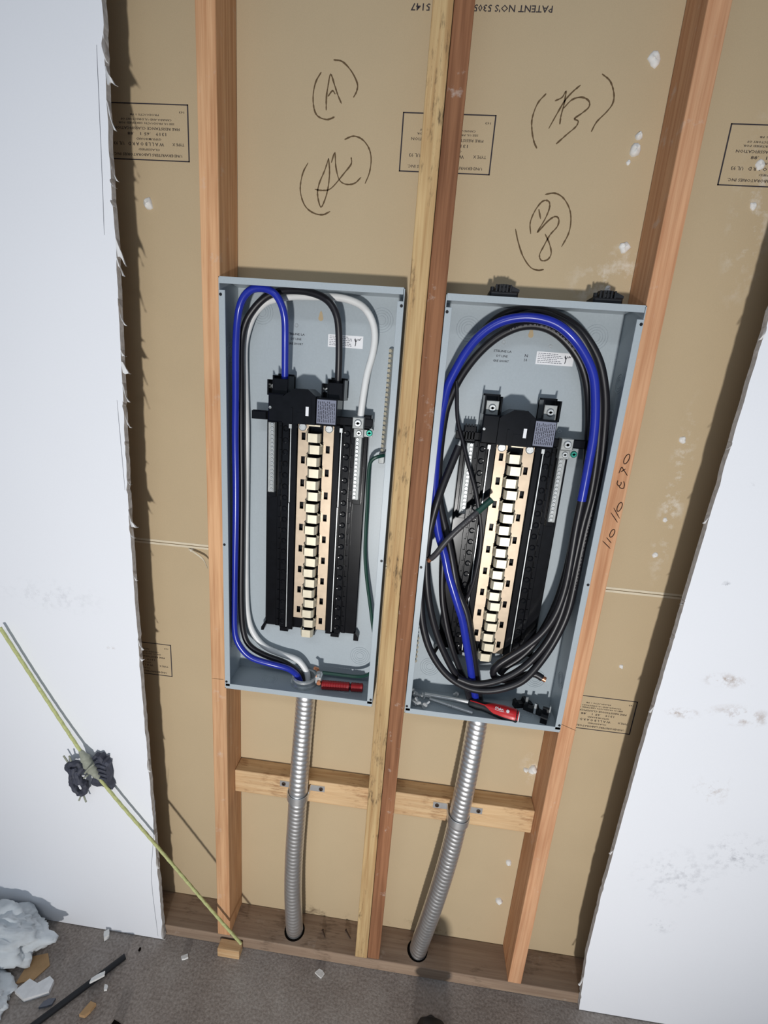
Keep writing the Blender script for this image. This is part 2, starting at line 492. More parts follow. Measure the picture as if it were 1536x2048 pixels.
RBLUE = [(0.204,0.045,0.8723),(0.1874,0.03,0.9297),(0.171,0.012,0.9949),(0.1562,0.004,1.0487),(0.1427,0.002,1.0969),(0.1306,0.002,1.1270),(0.1159,0.004,1.1626),(0.1,0.008,1.2019),(0.088,0.012,1.2416),(0.0723,0.018,1.2796),(0.0625,0.022,1.3188),(0.0554,0.026,1.3573),(0.0516,0.03,1.4052),(0.0504,0.034,1.4669),(0.0512,0.034,1.5274),(0.0539,0.034,1.5492),(0.0581,0.034,1.5835),(0.0709,0.032,1.6171),(0.0863,0.03,1.6501),(0.1103,0.028,1.6832),(0.1419,0.025,1.7067),(0.1788,0.022,1.7169),(0.2123,0.02,1.7169),(0.2474,0.02,1.7082),(0.2809,0.022,1.6866),(0.3087,0.02,1.6554),(0.3281,0.018,1.6216),(0.3389,0.018,1.5810),(0.3457,0.018,1.5421),(0.3491,0.018,1.5039),(0.3493,0.018,1.4666),(0.3495,0.018,1.4286),(0.3493,0.018,1.3813)]
RBLUE_TAIL = [(0.3493,0.018,1.3813),(0.3485,0.018,1.3241),(0.3498,0.018,1.2598),(0.3496,0.018,1.1953),(0.3412,0.018,1.1335),(0.3231,0.02,1.0844),(0.295,0.022,1.0451),(0.2628,0.024,1.0118),(0.2363,0.024,0.9852),(0.2298,0.028,0.9621),(0.2411,0.034,0.9438),(0.2668,0.036,0.942),(0.2982,0.034,0.9584),(0.3213,0.03,0.9708),(0.3394,0.026,0.9643)]
RBLACKA = [(0.2153,0.055,0.8665),(0.2012,0.04,0.9193),(0.184,0.024,0.9897),(0.1659,0.014,1.0566),(0.1506,0.012,1.1096),(0.1337,0.014,1.1437),(0.1223,0.016,1.1686),(0.1055,0.022,1.2292),(0.0904,0.03,1.2777),(0.0768,0.036,1.3165),(0.0669,0.042,1.3504),(0.0594,0.046,1.4031),(0.0571,0.05,1.4656),(0.0593,0.05,1.5222),(0.0634,0.05,1.5495),(0.0793,0.05,1.5968),(0.1056,0.05,1.6417),(0.1351,0.048,1.6751),(0.165,0.046,1.6960),(0.1958,0.044,1.7068),(0.2308,0.044,1.7054),(0.2638,0.046,1.6906),(0.2954,0.048,1.6638),(0.3176,0.05,1.6330),(0.3336,0.05,1.5926),(0.3452,0.05,1.5402),(0.3541,0.05,1.4809),(0.3592,0.05,1.4088),(0.3584,0.05,1.3223),(0.3577,0.05,1.2431),(0.3528,0.05,1.1721),(0.3403,0.05,1.1037),(0.3169,0.048,1.0389),(0.2884,0.044,0.9989),(0.26,0.042,0.9728),(0.249,0.042,0.9528)]
RBLACKB = [(0.1111,0.066,1.6810),(0.1276,0.068,1.7065),(0.1496,0.068,1.7244),(0.1739,0.066,1.7346),(0.1943,0.06,1.7376),(0.2401,0.05,1.7317),(0.2831,0.046,1.7138),(0.3153,0.044,1.6869),(0.342,0.042,1.6501),(0.3598,0.042,1.6059),(0.3702,0.042,1.5620),(0.3775,0.042,1.5039),(0.3823,0.042,1.4529),(0.3824,0.042,1.4000),(0.3788,0.042,1.3321),(0.3768,0.042,1.2754),(0.3754,0.04,1.2039),(0.3721,0.038,1.1284),(0.3567,0.034,1.0660),(0.3328,0.026,1.0123),(0.3014,0.016,0.9659),(0.2705,0.012,0.9435),(0.2266,0.01,0.9269),(0.1815,0.01,0.9257),(0.1389,0.012,0.942),(0.1056,0.014,0.9718),(0.0781,0.016,1.0139),(0.0595,0.018,1.0657),(0.0504,0.02,1.1140),(0.0459,0.022,1.1725),(0.0453,0.024,1.2242)]
RBLACKC = [(0.1472,0.056,1.7080),(0.1786,0.05,1.7217),(0.2118,0.038,1.7282),(0.2463,0.034,1.7201),(0.2846,0.034,1.7014),(0.3143,0.034,1.6694),(0.3371,0.036,1.6301),(0.3532,0.036,1.5799),(0.363,0.036,1.5230),(0.3693,0.036,1.4537),(0.3709,0.036,1.3865),(0.3666,0.036,1.3272),(0.3652,0.036,1.2605),(0.3627,0.036,1.1913),(0.3569,0.034,1.1225),(0.3401,0.03,1.0612),(0.3116,0.024,1.0107),(0.2761,0.018,0.9739),(0.2338,0.012,0.9501),(0.1901,0.01,0.9388),(0.1496,0.012,0.9474)]
RBLACKD = [(0.1901,0.045,0.8703),(0.1705,0.03,0.926),(0.1458,0.026,0.9479),(0.1175,0.022,0.9949),(0.0937,0.02,1.0439),(0.0723,0.018,1.1054),(0.0588,0.018,1.1639),(0.0521,0.02,1.2207),(0.0523,0.012,1.2733),(0.0548,0.01,1.3105),(0.0609,0.008,1.3518),(0.0702,0.014,1.3910),(0.0817,0.022,1.4291),(0.0938,0.03,1.4690)]
RBLACKE = [(0.1989,0.055,0.8641),(0.1776,0.045,0.9152),(0.1582,0.04,0.9482),(0.136,0.034,0.9977),(0.1198,0.034,1.0406),(0.1074,0.036,1.0821),(0.0975,0.038,1.1232),(0.0914,0.04,1.1701),(0.0887,0.042,1.2165)]
RGREY = [(0.0606,0.002,1.2317),(0.0707,-0.003,1.2459),(0.0845,-0.006,1.2715),(0.1032,-0.006,1.2974),(0.1216,-0.002,1.3174),(0.1448,0.006,1.3410)]
RGREYTAPE = [(0.1448,0.006,1.3410),(0.1568,0.01,1.3539),(0.1716,0.014,1.3681)]
RTHIN = [(0.0752,0.045,1.5945),(0.0789,0.04,1.5686),(0.082,0.036,1.5396),(0.0874,0.032,1.5125),(0.1005,0.024,1.4773),(0.1162,0.016,1.4331),(0.1343,0.01,1.3874),(0.1481,0.008,1.3408),(0.1574,0.01,1.3014),(0.1608,0.012,1.2603),(0.1594,0.012,1.2179),(0.1552,0.016,1.1724),(0.147,0.022,1.1367),(0.1386,0.03,1.1014)]
CONL = [(-0.2071,0.042,0.8147),(-0.2089,0.038,0.7447),(-0.2111,0.028,0.6475),(-0.2119,0.02,0.5695),(-0.2139,0.018,0.4663),(-0.2181,0.02,0.3444),(-0.2188,0.024,0.2138),(-0.2147,0.03,0.0929),(-0.2096,0.034,0.0172),(-0.2061,0.036,-0.0234)]
CONR = [(0.2138,0.042,0.82),(0.2114,0.036,0.7674),(0.2057,0.024,0.6671),(0.1989,0.018,0.5647),(0.1917,0.016,0.4615),(0.1794,0.018,0.3386),(0.1633,0.022,0.2122),(0.1504,0.026,0.106),(0.1434,0.03,0.0457),(0.1387,0.034,-0.0117)]
ROPE = [(-0.9241,-0.03,0.9625),(-0.8663,-0.028,0.8441),(-0.8015,-0.03,0.7248),(-0.7478,-0.035,0.6369),(-0.7189,-0.036,0.5864),(-0.6611,-0.034,0.4971),(-0.588,-0.032,0.3955),(-0.4869,-0.028,0.2484),(-0.4076,-0.024,0.1319),(-0.3503,-0.02,0.0493)]
STICK = [(-0.7984,-0.2429,0.01),(-0.7537,-0.1876,0.01),(-0.7124,-0.1357,0.01),(-0.6601,-0.0691,0.01)]
MARK_A1 = [[(-0.2305,2.1229),(-0.2403,2.1074),(-0.2445,2.0867),(-0.2421,2.0660),(-0.2341,2.0539),(-0.2169,2.0492),(-0.2024,2.0538)],[(-0.2086,2.1418),(-0.1921,2.1395),(-0.175,2.1258),(-0.1628,2.1076),(-0.1629,2.0957),(-0.1685,2.0853)],[(-0.2188,2.0638),(-0.2193,2.0839),(-0.2171,2.1012),(-0.213,2.1199),(-0.2047,2.1032),(-0.1978,2.0880),(-0.1904,2.0751)],[(-0.2164,2.0857),(-0.2085,2.0945),(-0.2028,2.0895)]]
MARK_A2 = [[(-0.2506,1.9779),(-0.2601,1.9609),(-0.2647,1.9383),(-0.262,1.9195),(-0.2526,1.9026),(-0.2368,1.8929),(-0.2189,1.8906),(-0.2037,1.8971)],[(-0.1816,2.0184),(-0.165,2.0243),(-0.1478,2.0195),(-0.1342,2.0056),(-0.1288,1.9878),(-0.1307,1.9658),(-0.1381,1.9470)],[(-0.2108,1.9867),(-0.2177,1.9662),(-0.2276,1.9435),(-0.23,1.9246),(-0.223,1.9039),(-0.2156,1.9157),(-0.2099,1.9367),(-0.208,1.9629),(-0.2108,1.9867)],[(-0.236,1.9338),(-0.2206,1.9325),(-0.2034,1.9370),(-0.1787,1.9640),(-0.1666,1.9791),(-0.1673,1.9900)],[(-0.2053,1.9795),(-0.1992,1.9962),(-0.1964,1.9744),(-0.1889,1.9525),(-0.1755,1.9448),(-0.1583,1.9470),(-0.1461,1.9578)]]
MARK_B1 = [[(0.1798,2.1004),(0.1671,2.0853),(0.161,2.0626),(0.1635,2.0437),(0.1696,2.0267),(0.1766,2.0161)],[(0.2712,2.1318),(0.2872,2.1214),(0.297,2.1035),(0.2978,2.0889),(0.2896,2.0758),(0.2754,2.0604),(0.2687,2.0452)],[(0.2375,2.1147),(0.2246,2.1034),(0.2139,2.0903),(0.2041,2.0714),(0.1928,2.0477)],[(0.1967,2.0898),(0.2087,2.0957),(0.2136,2.1050),(0.2137,2.0866),(0.2113,2.0679),(0.2113,2.0547)],[(0.2137,2.0792),(0.2265,2.0925),(0.2429,2.0966),(0.2559,2.0914),(0.2576,2.0822),(0.2472,2.0727),(0.2358,2.0641),(0.2429,2.0606),(0.2401,2.0518),(0.2269,2.0400),(0.2099,2.0242)]]
MARK_B2 = [[(0.1572,1.8833),(0.1649,1.8626),(0.1779,1.8375),(0.1949,1.8189),(0.2098,1.8141),(0.2212,1.8160)],[(0.2031,1.9430),(0.2207,1.9458),(0.2377,1.9384),(0.2521,1.9207),(0.2579,1.9004),(0.257,1.8796),(0.248,1.8569)],[(0.187,1.8763),(0.1832,1.8950),(0.1891,1.9159),(0.2004,1.9316),(0.2117,1.9320),(0.2148,1.9212),(0.2096,1.9024),(0.1986,1.8790),(0.2148,1.8985),(0.2271,1.9073),(0.235,1.9035),(0.2344,1.8911),(0.2231,1.8759),(0.2147,1.8565),(0.2092,1.8413),(0.214,1.8316),(0.2254,1.8335),(0.2306,1.8445),(0.2246,1.8612),(0.2136,1.8776)],[(0.1956,1.9183),(0.2014,1.9020)]]
MARK_STUD = [[(0.414,1.4841),(0.4156,1.4820),(0.4161,1.4780),(0.4154,1.4731),(0.4135,1.4686),(0.4112,1.4657),(0.4089,1.4653),(0.4073,1.4673),(0.4068,1.4713),(0.4076,1.4762),(0.4094,1.4807),(0.4118,1.4836),(0.414,1.4841)],[(0.4025,1.4462),(0.4053,1.4581),(0.4092,1.4543),(0.4194,1.4427)],[(0.4057,1.4490),(0.413,1.4556)],[(0.4033,1.4322),(0.4033,1.4254),(0.4074,1.4215),(0.4106,1.4248),(0.4101,1.4298)],[(0.4074,1.4215),(0.411,1.4178),(0.4168,1.4178),(0.4173,1.4250),(0.4145,1.4315)],[(0.419,1.3894),(0.4207,1.3875),(0.4214,1.3837),(0.4209,1.3789),(0.4194,1.3745),(0.4173,1.3716),(0.4152,1.3710),(0.4135,1.3729),(0.4128,1.3768),(0.4133,1.3816),(0.4148,1.3860),(0.4169,1.3888),(0.419,1.3894)],[(0.4065,1.3771),(0.4215,1.3570)],[(0.4029,1.3671),(0.4195,1.3484)],[(0.416,1.3335),(0.4174,1.3317),(0.418,1.3281),(0.4174,1.3238),(0.4158,1.3198),(0.4137,1.3173),(0.4116,1.3169),(0.4101,1.3187),(0.4096,1.3223),(0.4102,1.3267),(0.4118,1.3306),(0.4139,1.3331),(0.416,1.3335)],[(0.4045,1.3154),(0.4158,1.3048)],[(0.3984,1.3075),(0.4161,1.2931)]]
LINES = [[(-0.4247,0.8745),(-0.3964,0.8758)],[(0.3893,0.8702),(0.4269,0.8573)]]

# ================================================================== the setting
ZT = 2.62
f = MB().box(-3.0, 3.0, -4.2, 0.115, -0.05, 0.0)
ob('floor', f, 'concrete', kind='structure')
wb = ob('wall_back', MB().box(-3.0, 3.0, 0.1025, 0.115, 0.0, ZT), 'paper', kind='structure')
sheet_lo = ob('drywall_sheet', MB().box(-3.0, 3.0, 0.089, 0.1023, 0.0, 1.1690), 'paper', wb)
sheet_hi = ob('drywall_sheet', MB().box(-3.0, 3.0, 0.089, 0.1023, 1.1700, ZT), 'paper', wb)
ob('seam_edge', MB().box(-3.0, 3.0, 0.0884, 0.0905, 1.1636, 1.1686), 'seam', sheet_lo)
ob('seam_edge', MB().box(-3.0, 3.0, 0.0884, 0.0905, 1.1706, 1.1758), 'seam', sheet_hi)

def lerp_tab(tab, z):
    for (za, xa), (zb, xb) in zip(tab, tab[1:]):
        if za <= z <= zb:
            return xa + (xb - xa) * (z - za) / (zb - za)
    return tab[0][1] if z < tab[0][0] else tab[-1][1]

EDGE_L = [(0.0, -0.582), (0.35, -0.588), (0.80, -0.595), (1.257, -0.597), (1.508, -0.592), (1.785, -0.585), (1.944, -0.5855), (2.16, -0.580), (2.62, -0.574)]
EDGE_R = [(0.0, 0.582), (0.06, 0.577), (0.20, 0.566), (0.392, 0.563), (0.866, 0.568), (1.31, 0.579), (1.733, 0.590), (2.62, 0.61)]

def ragged(tab, sgn, amp):
    pts, z = [], 0.002
    while z < ZT:
        j = noise.noise(Vector((z * 26, sgn * 3.1, 0))) * amp + noise.noise(Vector((z * 90, sgn, 4))) * amp * 0.5
        if R.random() < 0.04:
            j += sgn * R.uniform(0, amp * 1.2)
        pts.append((lerp_tab(tab, z) + j, z))
        z += R.uniform(0.008, 0.016)
    pts.append((lerp_tab(tab, ZT), ZT))
    return pts

def front_board(name, tab, sgn, far, amp):
    e = ragged(tab, sgn, amp)
    m_ = MB()
    for (xa, za), (xb, zb) in zip(e, e[1:]):
        fa, fb = [(xa, -0.0127, za), (xb, -0.0127, zb)], [(xa + sgn * R.uniform(0, .002), 0.0, za), (xb + sgn * R.uniform(0, .002), 0.0, zb)]
        A, B = (far, -0.0127, za), (far, -0.0127, zb)
        C, D = (far, 0.0, za), (far, 0.0, zb)
        q = [(0, 1, 2, 3)] if sgn < 0 else [(3, 2, 1, 0)]
        m_.add([fa[0], fa[1], B, A] if sgn < 0 else [fa[0], fa[1], B, A], [(0, 1, 2, 3)] if sgn > 0 else [(3, 2, 1, 0)], mi=0)
        m_.add([(xa, 0.0, za), (xb, 0.0, zb), D, C], [(3, 2, 1, 0)] if sgn > 0 else [(0, 1, 2, 3)], mi=1)
        m_.add([(xa, -0.0127, za), (xa, 0.0, za), (xb, 0.0, zb), (xb, -0.0127, zb)], [(0, 1, 2, 3)] if sgn > 0 else [(3, 2, 1, 0)], mi=2)
    z0, z1 = e[0][1], e[-1][1]
    m_.add([(far, -0.0127, z0), (e[0][0], -0.0127, z0), (e[0][0], 0, z0), (far, 0, z0)], [(0, 1, 2, 3)], mi=2)
    m_.add([(far, -0.0127, z1), (e[-1][0], -0.0127, z1), (e[-1][0], 0, z1), (far, 0, z1)], [(3, 2, 1, 0)], mi=2)
    return ob(name, m_, ['white_board', 'paper', 'gypsum'], kind='structure')

wl = front_board('wall_left', EDGE_L, -1, -3.0, 0.0024)
wr = front_board('wall_right', EDGE_R, 1, 3.0, 0.0016)

def flap(x, z, ln, wd, out, lean, sgn=1, parent=None):
    """a torn, curling tongue of facing paper at the cut edge"""
    m_ = MB(); vs = []; n = 5
    for i in range(n + 1):
        t = i / n
        w_ = wd * (1 - t) ** 0.7 * (1 + 0.25 * math.sin(7 * t + z * 40)) + 0.0008
        cx_ = x + sgn * (out * (t ** 0.8) + 0.002)
        cz_ = z - lean * t * ln
        cy_ = -0.0125 - 0.013 * math.sin(t * 2.6) * (0.5 + 0.5 * math.sin(z * 31))
        for k in (-1, 1):
            vs.append((cx_ - sgn * (k + 1) * 0.0015, cy_ + (0.003 * t if k < 0 else 0), cz_ + k * w_ / 2))
    vs2 = [(a, b + 0.0022, c) for a, b, c in vs]
    fs = []
    for i in range(n):
        a = 2 * i
        fs.append((a, a + 1, a + 3, a + 2))
    k = len(vs)
    fs2 = [tuple(k + j for j in reversed(q)) for q in fs]
    rim = [0, 2, 4, 6, 8, 10, 11, 9, 7, 5, 3, 1]
    fs3 = [(rim[i], rim[(i + 1) % 12], k + rim[(i + 1) % 12], k + rim[i]) for i in range(12)]
    m_.add(vs + vs2, fs + fs2 + fs3, True)
    return ob('torn_paper', m_, 'torn', parent)

for z, ln, wd, out, lean in [(2.10, .03, .012, .005, 1), (2.055, .024, .014, .018, .7), (2.010, .03, .016, .010, 1.2), (1.925, .03, .010, .011, 1), (1.893, .016, .006, .009, .6),
                             (1.86, .012, .006, .006, .6), (1.79, .034, .018, .015, 1), (1.765, .02, .008, .009, 1.3), (1.69, .036, .016, .012, 1.1), (1.60, .012, .006, .007, .5), (1.573, .02, .012, .013, .6),
                             (1.535, .03, .014, .010, 1), (1.495, .034, .016, .013, 1.2), (1.42, .012, .005, .006, .6), (1.34, .012, .005, .006, .6), (1.262, .026, .018, .018, .8), (1.235, .02, .010, .010, 1), (1.13, .018, .007, .006, 1),
                             (0.955, .02, .008, .007, 1), (0.915, .008, .007, .009, .3), (0.62, .03, .006, .005, 1), (0.3, .03, .006, .005, 1), (0.05, .04, .012, .006, 1)]:
    flap(lerp_tab(EDGE_L, z), z, ln, wd * 1.7, out * 1.15, lean, 1, wl)
for z, ln, wd, out, lean in [(1.72, .02, .007, .005, 1), (1.52, .015, .007, .006, .7), (1.38, .015, .006, .006, 1), (1.20, .012, .006, .006, .5), (1.12, .01, .005, .006, .4), (0.95, .015, .005, .004, 1), (0.55, .015, .006, .005, 1), (0.12, .03, .008, .006, 1)]:
    flap(lerp_tab(EDGE_R, z), z, ln, wd, out, lean, -1, wr)
for pts in ([(-0.580, 0.50), (-0.594, 0.348), (-0.6055, 0.222), (-0.598, 0.01)], [(-0.595, 2.097), (-0.601, 1.928), (-0.606, 1.807)], [(-0.6046, 1.507), (-0.6013, 1.32)]):
    ob('cut_line', MB().ribbon(pts, 0.0010, -0.0129), 'ink', wl)

def plank(name, x0, x1, y0, y1, z0, z1, mat_, label, cat, group=None):
    return ob(name, MB().box(x0, x1, y0, y1, z0, z1), mat_, None, label, cat, group, bevel=0.002)

plate = plank('bottom_plate', -3.0, 3.0, 0.0005, 0.0885, 0.0005, 0.038, 'wood_plate', 'dusty brown timber bottom plate lying on the concrete under the studs', 'timber')
stud_l = plank('stud', -0.4268, -0.3907, 0.0, 0.0885, 0.0382, ZT, 'wood_l', 'orange fir stud left of both breaker panels', 'stud', 'wall studs')
stud_y = plank('stud', -0.0315, 0.0022, 0.0, 0.0885, 0.0382, ZT, 'wood_y', 'yellow pine stud with black mould flecks, paired beside the red-brown one', 'stud', 'wall studs')
stud_b = plank('stud', 0.0030, 0.0362, 0.002, 0.0885, 0.0382, ZT, 'wood_b', 'red-brown stud paired against the yellow one between the panels', 'stud', 'wall studs')
stud_r = plank('stud', 0.3895, 0.4254, 0.0, 0.0885, 0.0382, ZT, 'wood_r', 'orange stud with handwritten numbers right of both breaker panels', 'stud', 'wall studs')
blk_l = plank('blocking', -0.3905, -0.0317, 0.045, 0.0885, 0.502, 0.571, 'wood_block', 'short horizontal timber block under the left panel, behind its conduit', 'timber', 'blocking between studs')
blk_r = plank('blocking', 0.0364, 0.3893, 0.045, 0.0885, 0.502, 0.572, 'wood_block', 'short horizontal timber block under the right panel, behind its conduit', 'timber', 'blocking between studs')
for x in (-0.2145, 0.142):
    ob('hole_shade_disc', MB().add([(x + 0.029 * math.cos(a * math.pi / 12), 0.04 + 0.029 * math.sin(a * math.pi / 12), 0.0384) for a in range(24)], [tuple(range(24))]), 'dark_hole', plate)  # flat disc on the plate, the shade inside the hole painted dark

# writing on studs
for st in MARK_STUD:
    ob('pen_stroke', MB().ribbon(st, 0.0016, -0.0006), 'pen', stud_r)
ob('pen_stroke', MB().ribbon(LINES[0], 0.0008, -0.0006), 'pencil', stud_l)
ob('pen_stroke', MB().ribbon(LINES[1], 0.0008, -0.0006), 'pencil', stud_r)

# pencil notes on the board: (A) twice, (B) twice
for nm, sts in (('A', MARK_A1), ('A', MARK_A2), ('B', MARK_B1), ('B', MARK_B2)):
    m_ = MB()
    for s_ in sts:
        m_.ribbon(s_, 0.0025, 0.0886, 0.35)
    tag(ob('pencil_note', m_, 'pencil', sheet_hi), 'pencilled letter %s in brackets' % nm)

# printed stamps on the board, upside down as the sheets hang
def stamp(x0, x1, z0, z1, parent):
    m_ = MB(); y = 0.0886; t = 0.0011
    m_.box(x0, x1, y - .0001, y + .0002, z0, z0 + t * 1.7).box(x0, x1, y - .0001, y + .0002, z1 - t * 1.7, z1)
    m_.box(x0, x0 + t * 2.2, y - .0001, y + .0002, z0, z1).box(x1 - t * 2.2, x1, y - .0001, y + .0002, z0, z1)
    o = ob('printed_stamp', m_, 'stamp_line', parent)
    xc = (x0 + x1) / 2; h = z1 - z0
    t_ = MB()
    rows = [(.10, "UNDERWRITERS LABORATORIES INC.", .82, .050, 0), (.195, "CLASSIFIED", .26, .035, .02), (.29, "W A L L B O A R D   UL 93", .60, .062, -.10),
            (.30, "TYPE X", .14, .050, .37), (.38, "GYPSUM BOARD", .3, .038, .02), (.47, "1319   .65 1   .88", .46, .055, 0), (.565, "FIRE RESISTANCE CLASSIFICATION", .78, .048, 0),
            (.655, "SEE UL PRODUCTS CERTIFIED FOR", .66, .034, 0), (.72, "CANADA AND UL DIRECTORY OF", .60, .034, 0), (.80, "PRODUCTS 1 FB", .34, .032, -.02), (.86, "163", .06, .035, .42)]
    for fz, body, fw, fh, dx in rows:
        # upside down: the first line stands lowest, and left becomes right
        text_mb(t_, body, xc + (-dx if False else dx) * (x1 - x0), z0 + fz * h, fw * (x1 - x0), fh * h, y - 0.0001, True)
    ob('stamp_lettering', t_, 'stamp_ink', parent)

for a in (-0.6586, -0.0746, 0.5050):
    stamp(a, a + 0.1713, 1.970, 2.0655, sheet_hi)
for a in (-0.747, 0.421):
    stamp(a, a + 0.1713, 0.797, 0.891, sheet_lo)
t_ = MB()
text_mb(t_, "PATENT NO'S 5305577", 0.091, 2.2215, 0.160, 0.0105, 0.0885, True)
text_mb(t_, "5147", -0.057, 2.2215, 0.034, 0.0105, 0.0885, True)
ob('printed_patent_line', t_, 'stamp_line', sheet_hi)

# dabs of joint compound squeezed through the board
def dab(x, z, r, ry, parent, seed):
    m_ = MB(); vs = []; fs = []; nu, nv = 10, 5
    for j in range(nv + 1):
        ph = j / nv * math.pi / 2
        for i in range(nu):
            u = 2 * math.pi * i / nu
            k = 1 + 0.45 * noise.noise(Vector((math.cos(u) * 1.6 + seed, math.sin(u) * 1.6, seed)))
            vs.append((x + r * k * math.cos(ph) * math.cos(u), 0.089 - ry * math.sin(ph) * (1 + 0.3 * math.sin(3 * u + seed)), z + r * 1.1 * k * math.cos(ph) * math.sin(u)))
    for j in range(nv):
        for i in range(nu):
            i2 = (i + 1) % nu
            fs.append((j * nu + i, j * nu + i2, (j + 1) * nu + i2, (j + 1) * nu + i))
    m_.add(vs, fs, True)
    o = ob('compound_dab', m_, 'plaster', parent)
    o.data.set_sharp_from_angle(angle=math.pi)
    return o

for i, (x, z, r, d, lo_) in enumerate([(-0.5768, 1.894, .0095, .008, 0), (0.3545, 2.155, .010, .005, 0), (0.3532, 2.0414, .006, .008, 0), (0.3500, 2.019, .010, .010, 0), (0.343, 2.000, .004, .003, 0),
                                        (0.3634, 1.8616, .010, .006, 0), (0.3475, 1.789, .006, .004, 0), (0.3787, 0.659, .012, .012, 1), (0.362, 0.655, .006, .008, 1), (0.3638, 0.3456, .008, .008, 1),
                                        (0.3560, 0.2046, .009, .010, 1), (0.5507, 1.5138, .007, .004, 0), (0.5541, 1.342, .005, .003, 0), (0.5509, 1.2616, .006, .004, 0), (0.5701, 2.004, .008, .004, 0), (0.575, 1.94, .006, .003, 0), (0.535, 0.98, .005, .004, 1)]):
    dab(x, z, r, d, sheet_lo if lo_ else sheet_hi, i * 3.7 + 1)
# a peeled strip of brown paper curling from the lower sheet to the stud
m_ = MB(); cp = catmull([Vector(p) for p in [(-0.519, 0.088, 1.160), (-0.5045, 0.080, 1.1585), (-0.475, 0.070, 1.146), (-0.4597, 0.060, 1.130)]], 5); vs = []
for p in cp:
    vs += [p + Vector((0, 0, .003)), p + Vector((0, .001, -.003)), p + Vector((0, .0012, .003)), p + Vector((0, .0022, -.003))]
fs = []
for i in range(len(cp) - 1):
    a = 4 * i
    fs += [(a, a + 1, a + 5, a + 4), (a + 2, a + 6, a + 7, a + 3), (a, a + 4, a + 6, a + 2), (a + 1, a + 3, a + 7, a + 5)]
m_.add(vs, fs, True)
ob('peeled_paper', m_, 'seam', sheet_lo)
dab(-0.510, 1.159, .004, .006, sheet_lo, 9.1)

# ================================================================== breaker panels
def ext_xy(m_, pts, z0, z1, smooth=False):
    n = len(pts)
    vs = [(p[0], p[1], z0) for p in pts] + [(p[0], p[1], z1) for p in pts]
    fs = [tuple(range(n - 1, -1, -1)), tuple(range(n, 2 * n))] + [(i, (i + 1) % n, n + (i + 1) % n, n + i) for i in range(n)]
    return m_.add(vs, fs, smooth)

def slotted(m_, c, r):
    """screw head facing the room with its driver slot"""
    x, y, z = c
    m_.lathe((x, y, z), (0, -1, 0), [(0, r), (r * .35, r), (r * .55, r * .8), (r * .55, r * .35), (r * .3, r * .3), (r * .3, .0001)], 14)

O0 = Vector((0, 0, 0))
_s = MB(); slotted(_s, (0, 0, 0), 0.0036); ME_TERM = me_of(_s, 'terminal_screw', 'zinc', O0)
_s = MB(); slotted(_s, (0, 0, 0), 0.0088); ME_BOLT = me_of(_s, 'bus_bolt', 'zinc', O0)
_s = MB(); slotted(_s, (0, 0, 0), 0.0028); ME_RIVET = me_of(_s, 'box_screw', 'dull_black', O0)
def stab_mesh(s):
    m_ = MB()
    o_ = [(-.0175, .0555), (-.0175, .044), (-.0125, .0335), (.0075, .0335), (.0125, .039), (.0125, .052), (.0100, .052), (.0100, .040), (.0065, .0362), (-.0110, .0362), (-.0150, .045), (-.0150, .0555)]
    if s < 0:
        o_ = [(-a, b) for a, b in o_][::-1]
    ext_xy(m_, o_, -.0092, .0092)
    m_.cyl((-.0165 * s, .040, .0095), (0.4 * s, -0.6, 0.6), .0022, .007, 8, .0008)
    return me_of(m_, 'stab', 'stab', O0)
ME_STAB = {1: stab_mesh(1), -1: stab_mesh(-1)}

